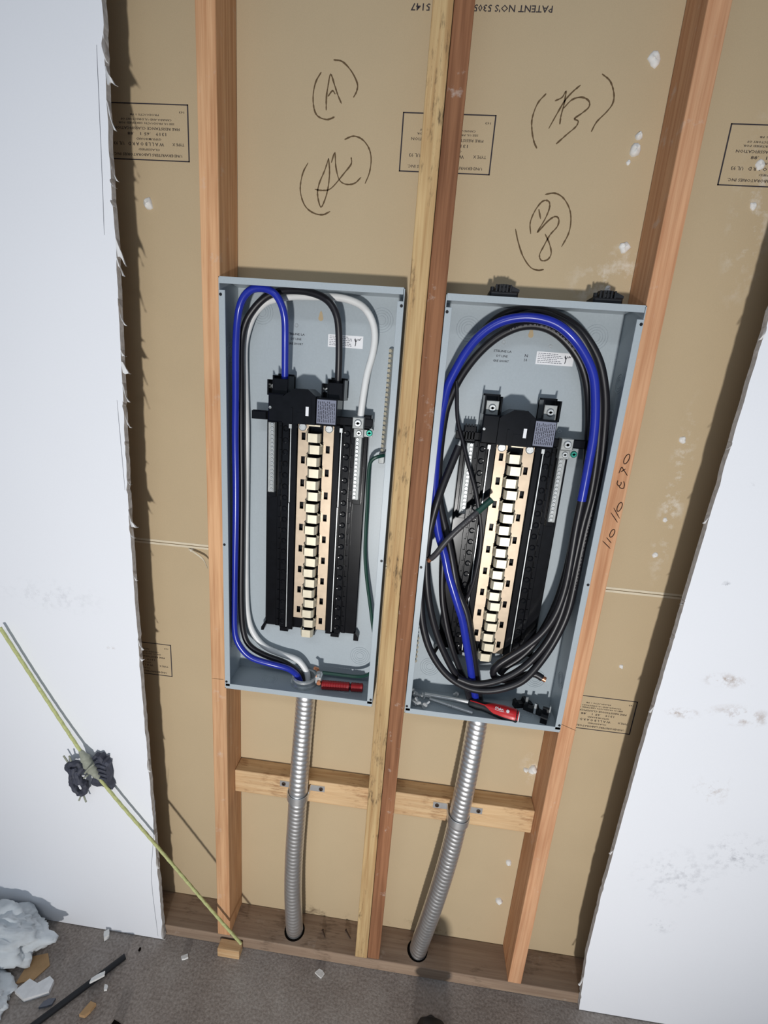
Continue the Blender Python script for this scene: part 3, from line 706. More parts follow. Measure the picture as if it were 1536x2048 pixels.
def panel(cx, z0, ci, dz, wired, label):
    H, hw, yb, yf, th = 0.892, 0.176, 0.0862, -0.006, 0.0016
    t = thing('electrical_panel', (cx, yb, z0), label, 'electrical panel', 'breaker panels without their covers')
    z1 = z0 + H
    e = MB()
    e.box(cx - hw, cx + hw, yb - th, yb, z0, z1)
    e.box(cx - hw, cx - hw + th, yf, yb, z0, z1).box(cx + hw - th, cx + hw, yf, yb, z0, z1)
    e.box(cx - hw, cx + hw, yf, yb, z1 - th, z1).box(cx - hw, cx + hw, yf, yb, z0, z0 + th)
    enc = ob('enclosure', e, 'grey', t)
    for s in (-1, 1):
        a, b = (cx - hw, cx - hw + 0.0125) if s < 0 else (cx + hw - 0.0125, cx + hw)
        fl = ob('front_flange', MB().cbox(a, b, yf - .0008, yf + .0012, z0 + .006, z1 - .023, .0005), 'grey', enc)
        for zz in (z0 + .018, z0 + .36, z1 - .031):
            inst('box_screw', ME_RIVET, enc, ((a + b) / 2 + s * .002, yf - .0006, zz))
    ob('top_lip', MB().box(cx - hw + .002, cx + hw - .003, yf - .0008, yf + .0012, z1 - .0115, z1 + .0003), 'grey', enc)
    ob('bottom_lip', MB().box(cx - hw + .002, cx + hw - .001, yf - .0008, yf + .0012, z0 - .0003, z0 + .0125), 'grey', enc)
    yp = yb - th
    for kx, kz in ((cx - .124, z0 + .846), (cx + .127, z0 + .846), (cx - .124, z0 + .068), (cx + .130, z0 + .070)):
        m_ = MB()
        for r in (.0085, .0135, .0185, .0235):
            m_.ring((kx, yp - .0002, kz), (0, 1, 0), r, .0007, 28, 6)
        ob('knockout', m_, 'grey', enc)
    for s in (-1, 1):
        for kz in (z0 + .76, z0 + .10):
            m_ = MB()
            for r in (.0085, .0135, .0185):
                m_.ring((cx + s * (hw - th), .045, kz), (1, 0, 0), r, .0007, 24, 6)
            ob('knockout', m_, 'grey', enc)
    for kx in (cx - .085, cx + .02, cx + .105):
        m_ = MB()
        for r in (.0085, .0135, .0185):
            m_.ring((kx, .045, z0 + th), (0, 0, 1), r, .0007, 24, 6)
        ob('knockout', m_, 'grey', enc)
    # keyhole for hanging: brown board shows through
    kp = [(cx + .001 + .0052 * math.cos(a), z0 + .842 + .0052 * math.sin(a)) for a in [math.radians(d) for d in range(150, 391, 20)]] + [(cx + .0035, z0 + .853), (cx + .001, z0 + .857), (cx - .0015, z0 + .853)]
    ob('keyhole', MB().prism(kp, yp - .0004, yp), 'paper', enc)
    for dx, zz in ((-.05, .825), (.043, .823), (.088, .658)):
        m_ = MB(); m_.ring((cx + dx, yp - .0003, z0 + zz), (0, 1, 0), .0032, .0009, 14, 6)
        ob('dimple', m_, 'zinc', enc)
    # stickers and print
    sx = cx + .0180
    stk = ob('warning_label', MB().box(sx, sx + .0735, yp - .0006, yp, z0 + .788, z0 + .8125), 'sticker', t)
    m_ = MB()
    for i in range(6):
        zz = z0 + .7915 + i * .0034
        x = sx + .003
        while x < sx + .050 - (i % 3) * .004:
            w_ = R.uniform(.002, .006)
            m_.box(x, x + w_, yp - .0007, yp - .0005, zz, zz + .0012)
            x += w_ + .0012
    ob('fine_print', m_, 'ink', stk)
    m_ = MB()
    m_.ribbon([(sx + .0565, z0 + .808), (sx + .0585, z0 + .800), (sx + .0575, z0 + .792)], .0016, yp - .0008).ribbon([(sx + .0555, z0 + .806), (sx + .0585, z0 + .801), (sx + .0615, z0 + .807)], .0013, yp - .0008)
    m_.ribbon([(sx + .0625, z0 + .803), (sx + .065, z0 + .807), (sx + .066, z0 + .804), (sx + .0695, z0 + .809)], .0010, yp - .0008)
    ob('symbol', m_, 'dark_ink', stk)
    m_ = MB()
    text_mb(m_, 'STELINE LA', cx - .050, z0 + .808, .036, .0042, yp - .0004)
    text_mb(m_, 'DT LINE', cx - .050, z0 + .7985, .022, .0040, yp - .0004)
    text_mb(m_, 'GRE SHORT', cx - .051, z0 + .789, .032, .0042, yp - .0004)
    ob('printed_text', m_, 'dark_ink', enc)
    if not wired:
        m_ = MB()
        text_mb(m_, 'N', cx - .002, z0 + .8025, .006, .0055, yp - .0004)
        text_mb(m_, '10', cx - .002, z0 + .794, .006, .0055, yp - .0004)
        ob('printed_text', m_, 'dark_ink', enc)

    # ---- interior: black tray, buses, neutral bars, lugs
    Z = lambda z: z + dz
    tr = MB()
    tr.cbox(ci - .111, ci + .111, .064, yp, Z(.997), Z(1.49), .002)
    for s in (-1, 1):
        a, b = sorted((ci + s * .040, ci + s * .0525))
        tr.cbox(a, b, .049, .064, Z(.999), Z(1.488), .0012)
        a, b = sorted((ci + s * .059, ci + s * .074))
        tr.cbox(a, b, .056, .064, Z(.999), Z(1.488), .001)
        a, b = sorted((ci + s * .086, ci + s * .1035))
        tr.cbox(a, b, .054, .064, Z(1.32), Z(1.489), .001)
        a, b = sorted((ci + s * .076, ci + s * .085))
        tr.cbox(a, b, .060, .064, Z(.999), Z(1.488), .001)
        a, b = sorted((ci + s * .107, ci + s * .119))
        tr.prism([(a, Z(.984)), (b, Z(.984)), (b, Z(.992)), (a + .004 if s > 0 else b - .0005, Z(1.004)), (a, Z(1.004))] if s > 0 else [(a, Z(.984)), (a + .006, Z(.984)), (b, Z(1.0)), (b, Z(1.006)), (b - .004, Z(1.006)), (a, Z(.992))], .058, .075)
        a, b = sorted((ci + s * .052, ci + s * .072))
        tr.box(a, b, .056, .08, Z(.989), Z(.999))
    tr.box(ci - .014, ci + .014, .052, .08, Z(.990), Z(.999))
    tray = ob('interior_tray', tr, 'black', t)
    for s in (-1, 1):
        rl = MB()
        for k in range(19):
            zz = Z(1.472 - .0254 * k)
            rl.ring((ci + s * .0665, .0555, zz), (0.2 * s, 1, 0), .0052, .0013, 12, 5)
            a, b = sorted((ci + s * .076, ci + s * .081))
            rl.box(a, b, .0575, .061, zz - .007, zz + .004)
        ob('breaker_clip_row', rl, 'black', tray)
        a = ci + s * .0545
        st_ = MB().box(a - .0009, a + .0009, .0475, .0495, Z(1.006), Z(1.31)).box(a - .0009 + .0012, a + .0009 + .0012, .0475, .0495, Z(1.312), Z(1.478)).box(a - .003, a + .003, .0470, .0495, Z(1.474), Z(1.483))
        ob('steel_rib', st_, 'zinc', tray)
    for s, zb, zs in ((-1, 1.031, 1.459), (1, 1.005, 1.4345)):
        m_ = MB()
        xa, xb, xc, xd = .016, .0225, .0310, .0385
        def strip(a, b, c, d):
            a, b = sorted((ci + s * a, ci + s * b))
            m_.box(a, b, .0530, .0556, Z(c), Z(d))
        strip(xa, xb, zb, 1.487); strip(xc, xd, zb, 1.487)
        edge = 1.487
        for k in range(9):
            zc = zs - .0508 * k
            if zc - .008 < zb:
                break
            strip(xb, xc, zc + .008, edge)
            edge = zc - .008
        if edge > zb:
            strip(xb, xc, zb, edge)
        bus = ob('bus_bar', m_, 'tin', t)
        inst('bolt', ME_BOLT, bus, (ci + s * .0285, .0530, Z(1.479)))
        for k in range(10):
            zc = zs - .0508 * k
            if zc < .995:
                break
            inst('stab', ME_STAB[-s], bus, (ci, 0, Z(zc)))
    ob('stab', MB().box(ci - .012, ci + .012, .0355, .052, Z(1.483), Z(1.491)), 'stab', t)
    for s, za, zb in ((-1, 1.333, 1.484), (1, 1.333, 1.468)):
        a, b = sorted((ci + s * .0865, ci + s * .1005))
        nb = ob('neutral_bar', MB().cbox(a, b, .0415, .054, Z(za), Z(zb), .001).box((a + b) / 2 - .0005 + s * .003, (a + b) / 2 + .0005 + s * .003, .0412, .043, Z(za), Z(zb)), 'alu', t)
        n = int((zb - za - .006) / .0083)
        for k in range(n + 1):
            inst('terminal_screw', ME_TERM, nb, ((a + b) / 2 - s * .002, .0415, Z(za + .006 + k * .0083)))
    # neutral lug with bonding block and green screw
    nl = ob('neutral_lug', MB().cbox(ci + .0815, ci + .1045, .0235, .052, Z(1.487), Z(1.5095), .001), 'alu', t)
    m_ = MB(); slotted(m_, (ci + .093, .0238, Z(1.498)), .0078); ob('lug_screw', m_, 'zinc', nl)
    ob('bonding_block', MB().cbox(ci + .0835, ci + .1040, .034, .052, Z(1.468), Z(1.486), .001).box(ci + .104, ci + .121, .046, .05, Z(1.470), Z(1.487)), 'alu', nl)
    m_ = MB(); slotted(m_, (ci + .0945, .0345, Z(1.477)), .0062); ob('lug_screw', m_, 'zinc', nl)
    m_ = MB(); slotted(m_, (ci + .1150, .046, Z(1.478)), .0068); ob('bonding_screw', m_, 'green_screw', nl)
    # line lugs behind a moulded cover
    lb = cx - .011
    cb = MB().cbox(cx - .128, cx + .128, .043, .056, Z(1.490), Z(1.507), .0015)
    if wired:
        cb.cbox(cx - .128, cx - .096, .036, .058, Z(1.489), Z(1.506), .0015).cbox(cx + .100, cx + .124, .046, .07, Z(1.482), Z(1.514), .002)
    else:
        cb.cbox(cx + .090, cx + .134, .040, .058, Z(1.491), Z(1.508), .0015).cbox(cx - .112, cx - .086, .046, .07, Z(1.485), Z(1.518), .002)
        for k in range(4):
            cb.box(cx - .110 + k * .006, cx - .1075 + k * .006, .043, .048, Z(1.488), Z(1.522))
    ob('cross_bar', cb, 'black', t)
    cv = MB()
    cv.cbox(lb - .0705, lb - .0375, .004, .06, Z(1.489), Z(1.545), .0025)
    cv.prism([(lb - .0395, Z(1.489)), (lb + .0275, Z(1.489)), (lb + .0275, Z(1.545)), (lb + .012, Z(1.5575)), (lb - .014, Z(1.5575)), (lb - .0320, Z(1.546)), (lb - .0395, Z(1.540))], -.001, .06)
    cv.cbox(lb + .0270, lb + .0705, .002, .06, Z(1.489), Z(1.544), .002)
    cv.box(lb - .022, lb - .018, -.0035, 0, Z(1.490), Z(1.520)).box(lb - .010, lb + .006, -.002, 0, Z(1.490), Z(1.512)).box(lb + .018, lb + .0195, -.002, 0, Z(1.492), Z(1.540))
    cover = ob('lug_cover', cv, 'black', t)
    lab = ob('rating_label', MB().box(lb + .030, lb + .0685, .0014, .0021, Z(1.493), Z(1.540)), 'label_grey', cover)
    m_ = MB()
    for i in range(10):
        x = lb + .0325 + i * .0036
        z = Z(1.496)
        while z < Z(1.535):
            w_ = R.uniform(.003, .009)
            m_.box(x, x + .0014, .0012, .0016, z, min(z + w_, Z(1.537)))
            z += w_ + .0016
    ob('fine_print', m_, 'dark_ink', lab)
    ob('white_tab', MB().box(lb + .0085, lb + .0145, -.0030, -.0008, Z(1.506), Z(1.524)), 'sticker', cover)
    m_ = MB(); slotted(m_, (lb - .066, .004, Z(1.517)), .0028); ob('cover_screw', m_, 'zinc', cover)
    for s in (-1, 1):
        lx = cx - .006 + s * .0565
        w_ = MB().box(lx - .0175, lx - .0145, .026, .070, Z(1.540), Z(1.580)).box(lx + .0145, lx + .0175, .026, .070, Z(1.540), Z(1.580)).box(lx - .0175, lx + .0175, .062, .070, Z(1.540), Z(1.584))
        if wired:
            w_.cbox(lx - .0145, lx + .0145, .024, .030, Z(1.540), Z(1.574), .001)
            w_.box(lx - .030, lx - .027, .030, .060, Z(1.540), Z(1.571)).box(lx - .030, lx - .0175, .052, .060, Z(1.540), Z(1.571))
        lg = ob('line_lug', MB().cbox(lx - .0125, lx + .0125, .034, .060, Z(1.540), Z(1.571), .001), 'alu', t)
        ob('lug_barrier', w_, 'black', lg)
        m_ = MB(); slotted(m_, (lx, .0342, Z(1.557)), .0075); ob('lug_screw', m_, 'zinc', lg)
        if wired:
            m_ = MB(); slotted(m_, (lx - .0225, .0515, Z(1.558)), .0055); ob('lug_screw', m_, 'zinc', lg)
    return t

panelL = panel(-0.2145, 0.858, -0.2075, 0.0, True, 'grey open breaker panel wired with blue, black and white cables')
panelR = panel(0.2132, 0.853, 0.211, -0.008, False, 'grey open breaker panel holding a coil of unconnected blue and black cable')

# ground bars on the side walls of the boxes
def ground_bar(p, q, w, panel_, n, screw_dir):
    p, q = Vector(p), Vector(q)
    m_ = MB(); d = (q - p)
    m_.tube([p, q], w, 4)
    gb = ob('ground_bar', m_, 'alu', panel_)
    for k in range(n):
        c = p + d * ((k + .5) / n)
        m2 = MB(); m2.cyl(c + Vector(screw_dir) * w * .4, screw_dir, .0036, w * 1.0, 8)
        ob('terminal_screw', m2, 'stab', gb)
ground_bar((-0.0611, 0.075, 1.6504), (-0.0637, 0.075, 1.4363), .0042, panelL, 22, (-0.45, -0.9, 0))
ground_bar((0.0455, 0.022, 1.0400), (0.0455, 0.022, 0.9700), .0070, panelR, 6, (0.7, -0.7, 0))
ob('ground_lug', MB().cbox(-.071, -.059, .062, .080, 1.414, 1.436, .001), 'alu', panelL)

# ================================================================== cables
def cable(name, mat_, path, r, label, group=None, seg=14):
    return ob(name, MB().tube(curve3(path), r, seg), mat_, None, label, 'cable', group)

def cable_of(name, label, parts, group=None):
    """a cable whose jacket changes along its length: (part name, material, points, radius)"""
    o = parts[0][2][0]
    t = thing(name, o, label, 'cable', group)
    for pn, mt, pts, r in parts:
        ob(pn, MB().tube(curve3(pts), r, 14), mt, t)
    return t

GL, GRR = 'feed cables of the left panel', 'coiled cables of the right panel'
cable_of('cable', 'blue cable running up the left side into the first lug of the left panel', [('blue_jacket', 'blue', LBLUE, .0072), ('bare_end', 'alu', [LBLUE[-1], (LBLUE[-1][0], LBLUE[-1][1], LBLUE[-1][2] - .012)] + [(LBLUE[-1][0], LBLUE[-1][1], LBLUE[-1][2] - .02)], .0055)], GL)
cable('cable', 'cable', LBLACK, .0070, 'black cable arching across the top of the left panel to its second lug', GL)
e_ = LWHITE[-1]
cable_of('cable', 'white neutral cable looping over to the neutral lug of the left panel', [('white_jacket', 'white', LWHITE, .0070), ('bare_strands', 'copper', [e_, (e_[0] + .0005, e_[1], e_[2] - .006), (e_[0] + .001, e_[1], e_[2] - .013)], .0052)], GL)
cable('ground_wire', 'green', LGREEN1, .0040, 'dark green ground wire down the right side of the left panel', GL, 10)

e_ = Vector(RBLUE_TAIL[-1]); d_ = (Vector(RBLUE_TAIL[-1]) - Vector(RBLUE_TAIL[-2])).normalized()
cable_of('cable', 'cable with long blue taped jacket arching round the top of the right panel', [('blue_jacket', 'blue', RBLUE, .0086), ('black_jacket', 'cable', RBLUE_TAIL, .0080), ('bare_end', 'copper', [e_ - d_ * .002, e_ + d_ * .004, e_ + d_ * .008], .0062)], GRR)
ca_ = cable('cable', 'cable', RBLACKA, .0080, 'black cable following just inside the blue arc in the right panel', GRR)
cb_ = cable('cable', 'cable', RBLACKB, .0082, 'outermost black cable of the coil, sagging lowest across the right panel', GRR)
cable('cable', 'cable', RBLACKC, .0078, 'black cable between the blue arc and the outermost cable of the right panel', GRR)
cable('cable', 'cable', RBLACKD, .0078, 'black cable beside the left flange of the right panel, its cut end pointing up', GRR)
cable('cable', 'cable', RBLACKE, .0070, 'short black cable rising left from the conduit below the tray of the right panel', GRR)
cable('cable', 'cable', RTHIN, .0040, 'thin black wire hanging in front of the right panel tray', GRR, 10)
e_ = Vector(RGREY[0]); d_ = (Vector(RGREY[0]) - Vector(RGREY[1])).normalized()
gc = cable_of('cable', 'dark grey cable crossing the right panel, one end wrapped in green tape', [('grey_jacket', 'cable_grey', RGREY, .0062), ('green_tape', 'green', RGREYTAPE, .0068), ('bare_end', 'copper', [e_ - d_ * .002, e_ + d_ * .003, e_ + d_ * .009], .0050)], GRR)

def legend(parent, path, a, b, r, dy=-1.0):
    # worn white print along the jacket: short illegible dashes on its room side
    p = curve3(path, .002); m_ = MB()
    i, e = int(a * len(p)), int(b * len(p))
    while i < e - 4:
        n = R.randint(1, 3)
        q, d = p[i], (p[i + n] - p[i]).normalized()
        nn = Vector((0, -1, 0)); nn = (nn - d * nn.dot(d)).normalized(); sd = d.cross(nn)
        for k in range(n):
            c0 = p[i + k] + nn * (r + .0002); h = R.uniform(.0008, .0017)
            m_.add([c0 + sd * h, c0 - sd * h, c0 - sd * h + d * .0011, c0 + sd * h + d * .0011], [(0, 1, 2, 3)])
        i += n + R.randint(1, 2)
    ob('printed_legend', m_, 'ink_white', parent)
legend(ca_, RBLACKA, .50, .58, .0080)
legend(cb_, RBLACKB, .40, .52, .0082)
legend(gc, RGREY, .45, .95, .0062)

# ================================================================== conduits, straps, connectors
def conduit(path, r, pitch, label):
    p = curve3(path, 0.0018)
    L = [0.0]
    for i in range(1, len(p)):
        L.append(L[-1] + (p[i] - p[i - 1]).length)
    def prof(i, u):
        ph = (L[i] / pitch + u / (2 * math.pi)) % 1.0
        return 1.0 + 0.055 * (abs(math.sin(math.pi * ph)) ** 0.7 - 0.6)
    return ob('flexible_conduit', MB().tube(p, r, 28, True, prof), 'conduit', None, label, 'conduit', 'flexible metal conduits')

conduit([(-0.2085, .045, .856)] + CONL[:-2] + [(-0.2145, .040, .045), (-0.2140, .042, .0386)], .0235, .0125, 'silver corrugated conduit running down from the left panel')
conduit([(0.2150, .045, .851)] + CONR[:-3] + [(0.1490, .036, .09), (0.1435, .040, .0386)], .0240, .0125, 'silver corrugated conduit bending left as it drops from the right panel')

def strap(c, ax, tabs, label):
    c = Vector(c); ax = Vector(ax).normalized()
    t = thing('conduit_strap', (c.x, 0.045, c.z), label, 'strap', 'conduit straps')
    m_ = MB(); vs, fs = [], []
    # half band round the front of the conduit
    e1 = Vector((1, 0, 0)); e1 = (e1 - ax * e1.dot(ax)).normalized(); e2 = ax.cross(e1)
    if e2.y > 0:
        e2 = -e2
    n = 18
    for i in range(n + 1):
        a = math.pi * (i / n * 1.16 - 0.08)
        for rr in (.0262, .0282):
            for h in (-.009, .009):
                vs.append(c + (e1 * math.cos(a) + e2 * math.sin(a)) * rr + ax * h)
    for i in range(n):
        a = 4 * i; b = a + 4
        fs += [(a, a + 1, b + 1, b), (a + 2, b + 2, b + 3, a + 3), (a, b, b + 2, a + 2), (a + 1, a + 3, b + 3, b + 1)]
    m_.add(vs, fs, True)
    ob('band', m_, 'conduit', t)
    for s in (-1, 1):
        tx = tabs[0] if s < 0 else tabs[1]
        edge = c.x + s * .0262
        a, b = sorted((edge, tx + s * .010))
        zc = c.z + .002
        ob('tab', MB().box(a, b, .0432, .0449, zc - .009, zc + .009).box(*(sorted((edge - s * .0005, edge + s * .0015)) + [c.y, .0445, zc - .009, zc + .009])), 'conduit', t)
        m2 = MB(); slotted(m2, (tx, .0432, zc), .0052); ob('strap_screw', m2, 'nail', t)
    return t
strap((-0.2123, .0203, .548), (0.03, 0.05, 1), (-0.2573, -0.1581), 'two-hole metal strap holding the left conduit to its timber block')
strap((0.1975, .0180, .549), (0.07, 0.05, 1), (0.1446, 0.2500), 'two-hole metal strap holding the right conduit to its timber block')

t = thing('conduit_connector', (-0.2125, .048, .8597), 'zinc conduit connector ring with set screw inside the left panel floor', 'connector')
m_ = MB(); prof = []
vs, fs = [], []; n = 28
ringp = [(.0255, .0), (.0325, .0), (.0325, .006), (.0300, .007), (.0300, .019), (.0265, .021), (.0240, .019), (.0240, .0)]
for i in range(n):
    u = 2 * math.pi * i / n
    for (r_, h_) in ringp:
        k = 1.0 + (0.03 if (i % 4 < 2 and .0305 < r_) else 0)
        vs.append((-0.2125 + r_ * k * math.cos(u), .048 + r_ * k * math.sin(u), .8600 + h_))
q = len(ringp)
for i in range(n):
    for k in range(q):
        fs.append((i * q + k, ((i + 1) % n) * q + k, ((i + 1) % n) * q + (k + 1) % q, i * q + (k + 1) % q))
m_.add(vs, fs, True)
ob('bushing', m_, 'zinc', t)
ob('ground_clamp', MB().cbox(-.1825, -.168, .030, .056, .872, .890, .001).cyl((-.176, .040, .886), (0, -.3, 1), .005, .016, 10), 'zinc', t)
ob('clamp_screw', MB().cyl((-.1725, .030, .879), (0, -1, 0), .0052, .006, 12), 'copper', t)
ob('copper_tail', MB().tube([(-.180, .054, .888), (-.182, .050, .900), (-.189, .046, .905)], .0042, 10), 'copper', t)

def top_connector(x, label):
    z = 1.7455
    t = thing('cable_connector', (x, .035, z), label, 'connector', 'black cable connectors on the right panel')
    ob('body', MB().cbox(x - .026, x + .026, .014, .056, z, z + .0135, .003), 'dull_black', t)
    ob('collar', MB().lathe((x, .035, z + .012), (0, 0, 1), [(0, .0165), (.008, .0165), (.010, .0150), (.014, .0150), (.0145, .010)], 16), 'dull_black', t)
    m_ = MB()
    for k in range(5):
        m_.box(x - .0160 + k * .0065, x - .0130 + k * .0065, .0155, .0200, z + .012, z + .0245)
    ob('gripping_ribs', m_, 'dull_black', t)
    ob('ear', MB().prism([(x + .014, z + .0135), (x + .028, z + .0135), (x + .028, z + .018), (x + .014, z + .0235)], .020, .05), 'dull_black', t)
    ob('clamp_screw', MB().cyl((x - .021, .024, z + .012), (0, 0, 1), .004, .009, 10), 'dull_black', t)
top_connector(0.1420, 'black plastic cable connector nearer the middle studs on top of the right panel')
top_connector(0.3280, 'black plastic cable connector nearer the right stud on top of the right panel')

# ================================================================== tools and scraps in the boxes
t = thing('tool_handle', (-.113, .036, .8597), 'dark red two-piece plastic tool handle lying in the left panel', 'tool')
def rib_prof(a, b, r, n):
    out = [(a, r * .7), (a + .002, r)]
    for k in range(n):
        h = a + .004 + (b - a - .008) * k / n
        out += [(h, r), (h + .0016, r * .93)]
    return out + [(b - .002, r), (b, r * .7)]
ax_ = Vector((.104, .008, 0)).normalized()
ob('grip', MB().lathe((-.167, .032, .8712), ax_, rib_prof(0, .068, .0112, 10), 18), 'dark_red', t)
ob('cap', MB().lathe((-.167 + .0705 * ax_.x, .032 + .0705 * ax_.y, .8712), ax_, rib_prof(0, .030, .0108, 3), 18), 'dark_red', t)
ob('joint', MB().cyl((-.105, .0368, .8712), ax_, .0075, .012, 12), 'dull_black', t)

# screwdriver
h0, h1 = Vector((.186, .036, .872)), Vector((.296, .004, .8712))
ax_ = (h1 - h0).normalized()
t = thing('screwdriver', (.24, .02, .8547), 'screwdriver with red and black handle lying in the right panel', 'screwdriver')
Lh = (h1 - h0).length
hp = [(0, .0070), (.003, .0105), (.018, .0120), (.034, .0105), (.052, .0128), (.080, .0158), (.100, .0160), (Lh - .004, .0150), (Lh, .0125)]
ob('handle', MB().lathe(h0, ax_, hp, 22), 'dull_black', t)
# red inlay: a shell over the upper front of the handle
up_ = Vector((0, -.62, .78)); up_ = (up_ - ax_ * up_.dot(ax_)).normalized(); sd_ = ax_.cross(up_)
def handle_r(h):
    for (a, ra), (b, rb) in zip(hp, hp[1:]):
        if a <= h <= b:
            return ra + (rb - ra) * (h - a) / (b - a)
    return hp[-1][1]
vs, fs = [], []
N = 16
for i in range(N + 1):
    h = .004 + (Lh - .004) * i / N
    wdt = .10 + .0 * h if h < .038 else min(.95, .10 + (h - .038) / .02 * .85)
    for k in range(7):
        a = (k / 6 - .5) * 2 * wdt
        vs.append(h0 + ax_ * h + (up_ * math.cos(a) + sd_ * math.sin(a)) * (handle_r(h) + .0006))
for i in range(N):
    for k in range(6):
        a = i * 7 + k
        fs.append((a, a + 1, a + 8, a + 7))
inlay = ob('red_inlay', MB().add(vs, fs, True), 'red', t)
ob('end_cap', MB().cyl(h0 + ax_ * (Lh - .001), ax_, .0128, .003, 20, .011), 'sticker', t)
def on_handle(h, a, lift=.0010):
    return h0 + ax_ * h + (up_ * math.cos(a) + sd_ * math.sin(a)) * (handle_r(h) + lift)
def handle_stroke(m_, pts, w):
    p = smooth2(pts, 4); vs = []
    for i, q_ in enumerate(p):
        tt = (p[min(i + 1, len(p) - 1)] - p[max(i - 1, 0)]); tt = tt.normalized() if tt.length > 0 else Vector((1, 0))
        n_ = Vector((-tt.y, tt.x)) * w / 2
        for g in (q_ + n_, q_ - n_):
            vs.append(on_handle(g.x, g.y / .0155))
    m_.add(vs, [(2 * i, 2 * i + 1, 2 * i + 3, 2 * i + 2) for i in range(len(p) - 1)])
m_ = MB()
handle_stroke(m_, [(.062, .002), (.0635, -.004), (.0655, .001), (.0675, -.004), (.069, .002), (.0705, -.001), (.0715, .002), (.0735, -.003), (.0735, .002), (.0755, -.001), (.077, .002), (.0785, -.0015), (.0805, .0015)], .0010)
handle_stroke(m_, [(.062, .0035), (.072, .0042), (.082, .0032)], .0007)
ob('script_logo', m_, 'sticker', inlay)
m_ = MB(); m_.add([on_handle(.0905 + .0036 * math.cos(a * math.pi / 8), .0036 * math.sin(a * math.pi / 8) / .0155) for a in range(16)], [tuple(range(16))]); ob('round_mark', m_, 'sticker', inlay)
ob('shaft', MB().tube([h0 + ax_ * .004, (.083, .056, .8625)], .0048, 12), 'steel', t)
# a second, loose driver shaft in front of it
p0, p1 = Vector((.0950, .0440, .8605)), Vector((.1945, .0120, .8605)); d_ = (p1 - p0).normalized()
ob('driver_shaft', MB().lathe(p0, d_, [(0, .0030), (.045, .0034), (.046, .0046), (.048, .0046), (.0485, .0034), (.0505, .0034), (.051, .0046), (.053, .0046), (.0535, .0034), (.0555, .0034), (.056, .0046), (.058, .0046), (.059, .0038), ((p1 - p0).length, .0044)], 12), 'steel', None, 'loose steel driver shaft with ringed collar beside the screwdriver', 'tool')

def screw(p, d, ln, label):
    d = Vector(d).normalized()
    n = max(3, int(ln / .0025)); prof = [(0, .0055), (.0025, .0060), (.0040, .0030)]
    for k in range(n):
        h = .0035 + (ln - .006) * k / n
        prof += [(h, .0022), (h + .0012, .0031)]
    prof += [(ln - .002, .0016), (ln, .0004)]
    return ob('screw', MB().lathe(p, d, prof, 10), 'steel', None, label, 'screw', 'loose screws in the right panel')
SL = 'loose steel screw in the heap in the lower left corner of the right panel'
for i in range(14):
    x, y = R.uniform(.047, .090), R.uniform(.004, .062)
    a = R.uniform(0, 6.28)
    screw((x, y, .8598 + (i % 3) * .005), (math.cos(a) * .7 + .3, math.sin(a) * .6, R.uniform(-.05, .12)), R.uniform(.018, .026), SL)
screw((.162, .076, .8598), (-.3, -.5, .3), .022, 'single loose screw behind the screwdriver shaft in the right panel')
def silhouette(x, y, rz, s, label):  # black bodies put cast shadow into solid shapes; the tongues are metal bits
    t = thing('shadow_silhouette', (x, y, .8547), label, 'silhouette', 'solid shadow shapes on the right panel floor')
    rot = Matrix.Rotation(rz, 3, 'Z')
    def tf(m_):
        for i, v in enumerate(m_.v):
            m_.v[i] = rot @ (v * s) + Vector((x, y, .8548))
        return m_
    ob('body', tf(MB().prism([(-.022, 0), (.020, 0), (.026, .008), (.014, .012), (.010, .022), (.002, .022), (.000, .012), (-.012, .012), (-.016, .019), (-.022, .016)], -.007, .007)), 'dull_black', t)
    ob('metal_tongue', tf(MB().cbox(.003, .009, -.010, -.0072, .002, .030, .0008)), 'zinc', t)
silhouette(.318, .068, 0.3, 1.0, 'black clip standing in for shadow, with metal tongue nearest the screwdriver handle')
silhouette(.340, .052, -0.4, .95, 'black clip standing in for shadow, with metal tongue between the two other clips')
silhouette(.364, .034, 1.2, 1.05, 'black clip standing in for shadow, with metal tongue against the right wall of the right panel')

# ================================================================== rope with knot and scraps by the left board
rp = curve3(ROPE, .006)
t = thing('rope', ROPE[-1], 'yellow-green rope slanting down past the left white board to the bottom plate', 'rope')
Lr = [0.0]
for i in range(1, len(rp)):
    Lr.append(Lr[-1] + (rp[i] - rp[i - 1]).length)
ob('cord', MB().tube(rp, .0038, 12, True, lambda i, u: 1 + .08 * math.sin(3 * u + Lr[i] / .0045)), 'rope', t)
kp = [p for p in rp if 0.565 < p.z < 0.650]
ob('wrapped_knot', MB().tube(kp, [.0042 + .0085 * math.sin(math.pi * i / (len(kp) - 1)) * (1 + .2 * math.sin(i * 2.1)) for i in range(len(kp))], 12), 'knot', t)
ob('loose_strand', MB().tube(catmull([Vector(p) for p in [(-0.738, -.045, .590), (-0.722, -.052, .612), (-0.708, -.050, .626)]], 4), .0026, 8), 'knot', t)

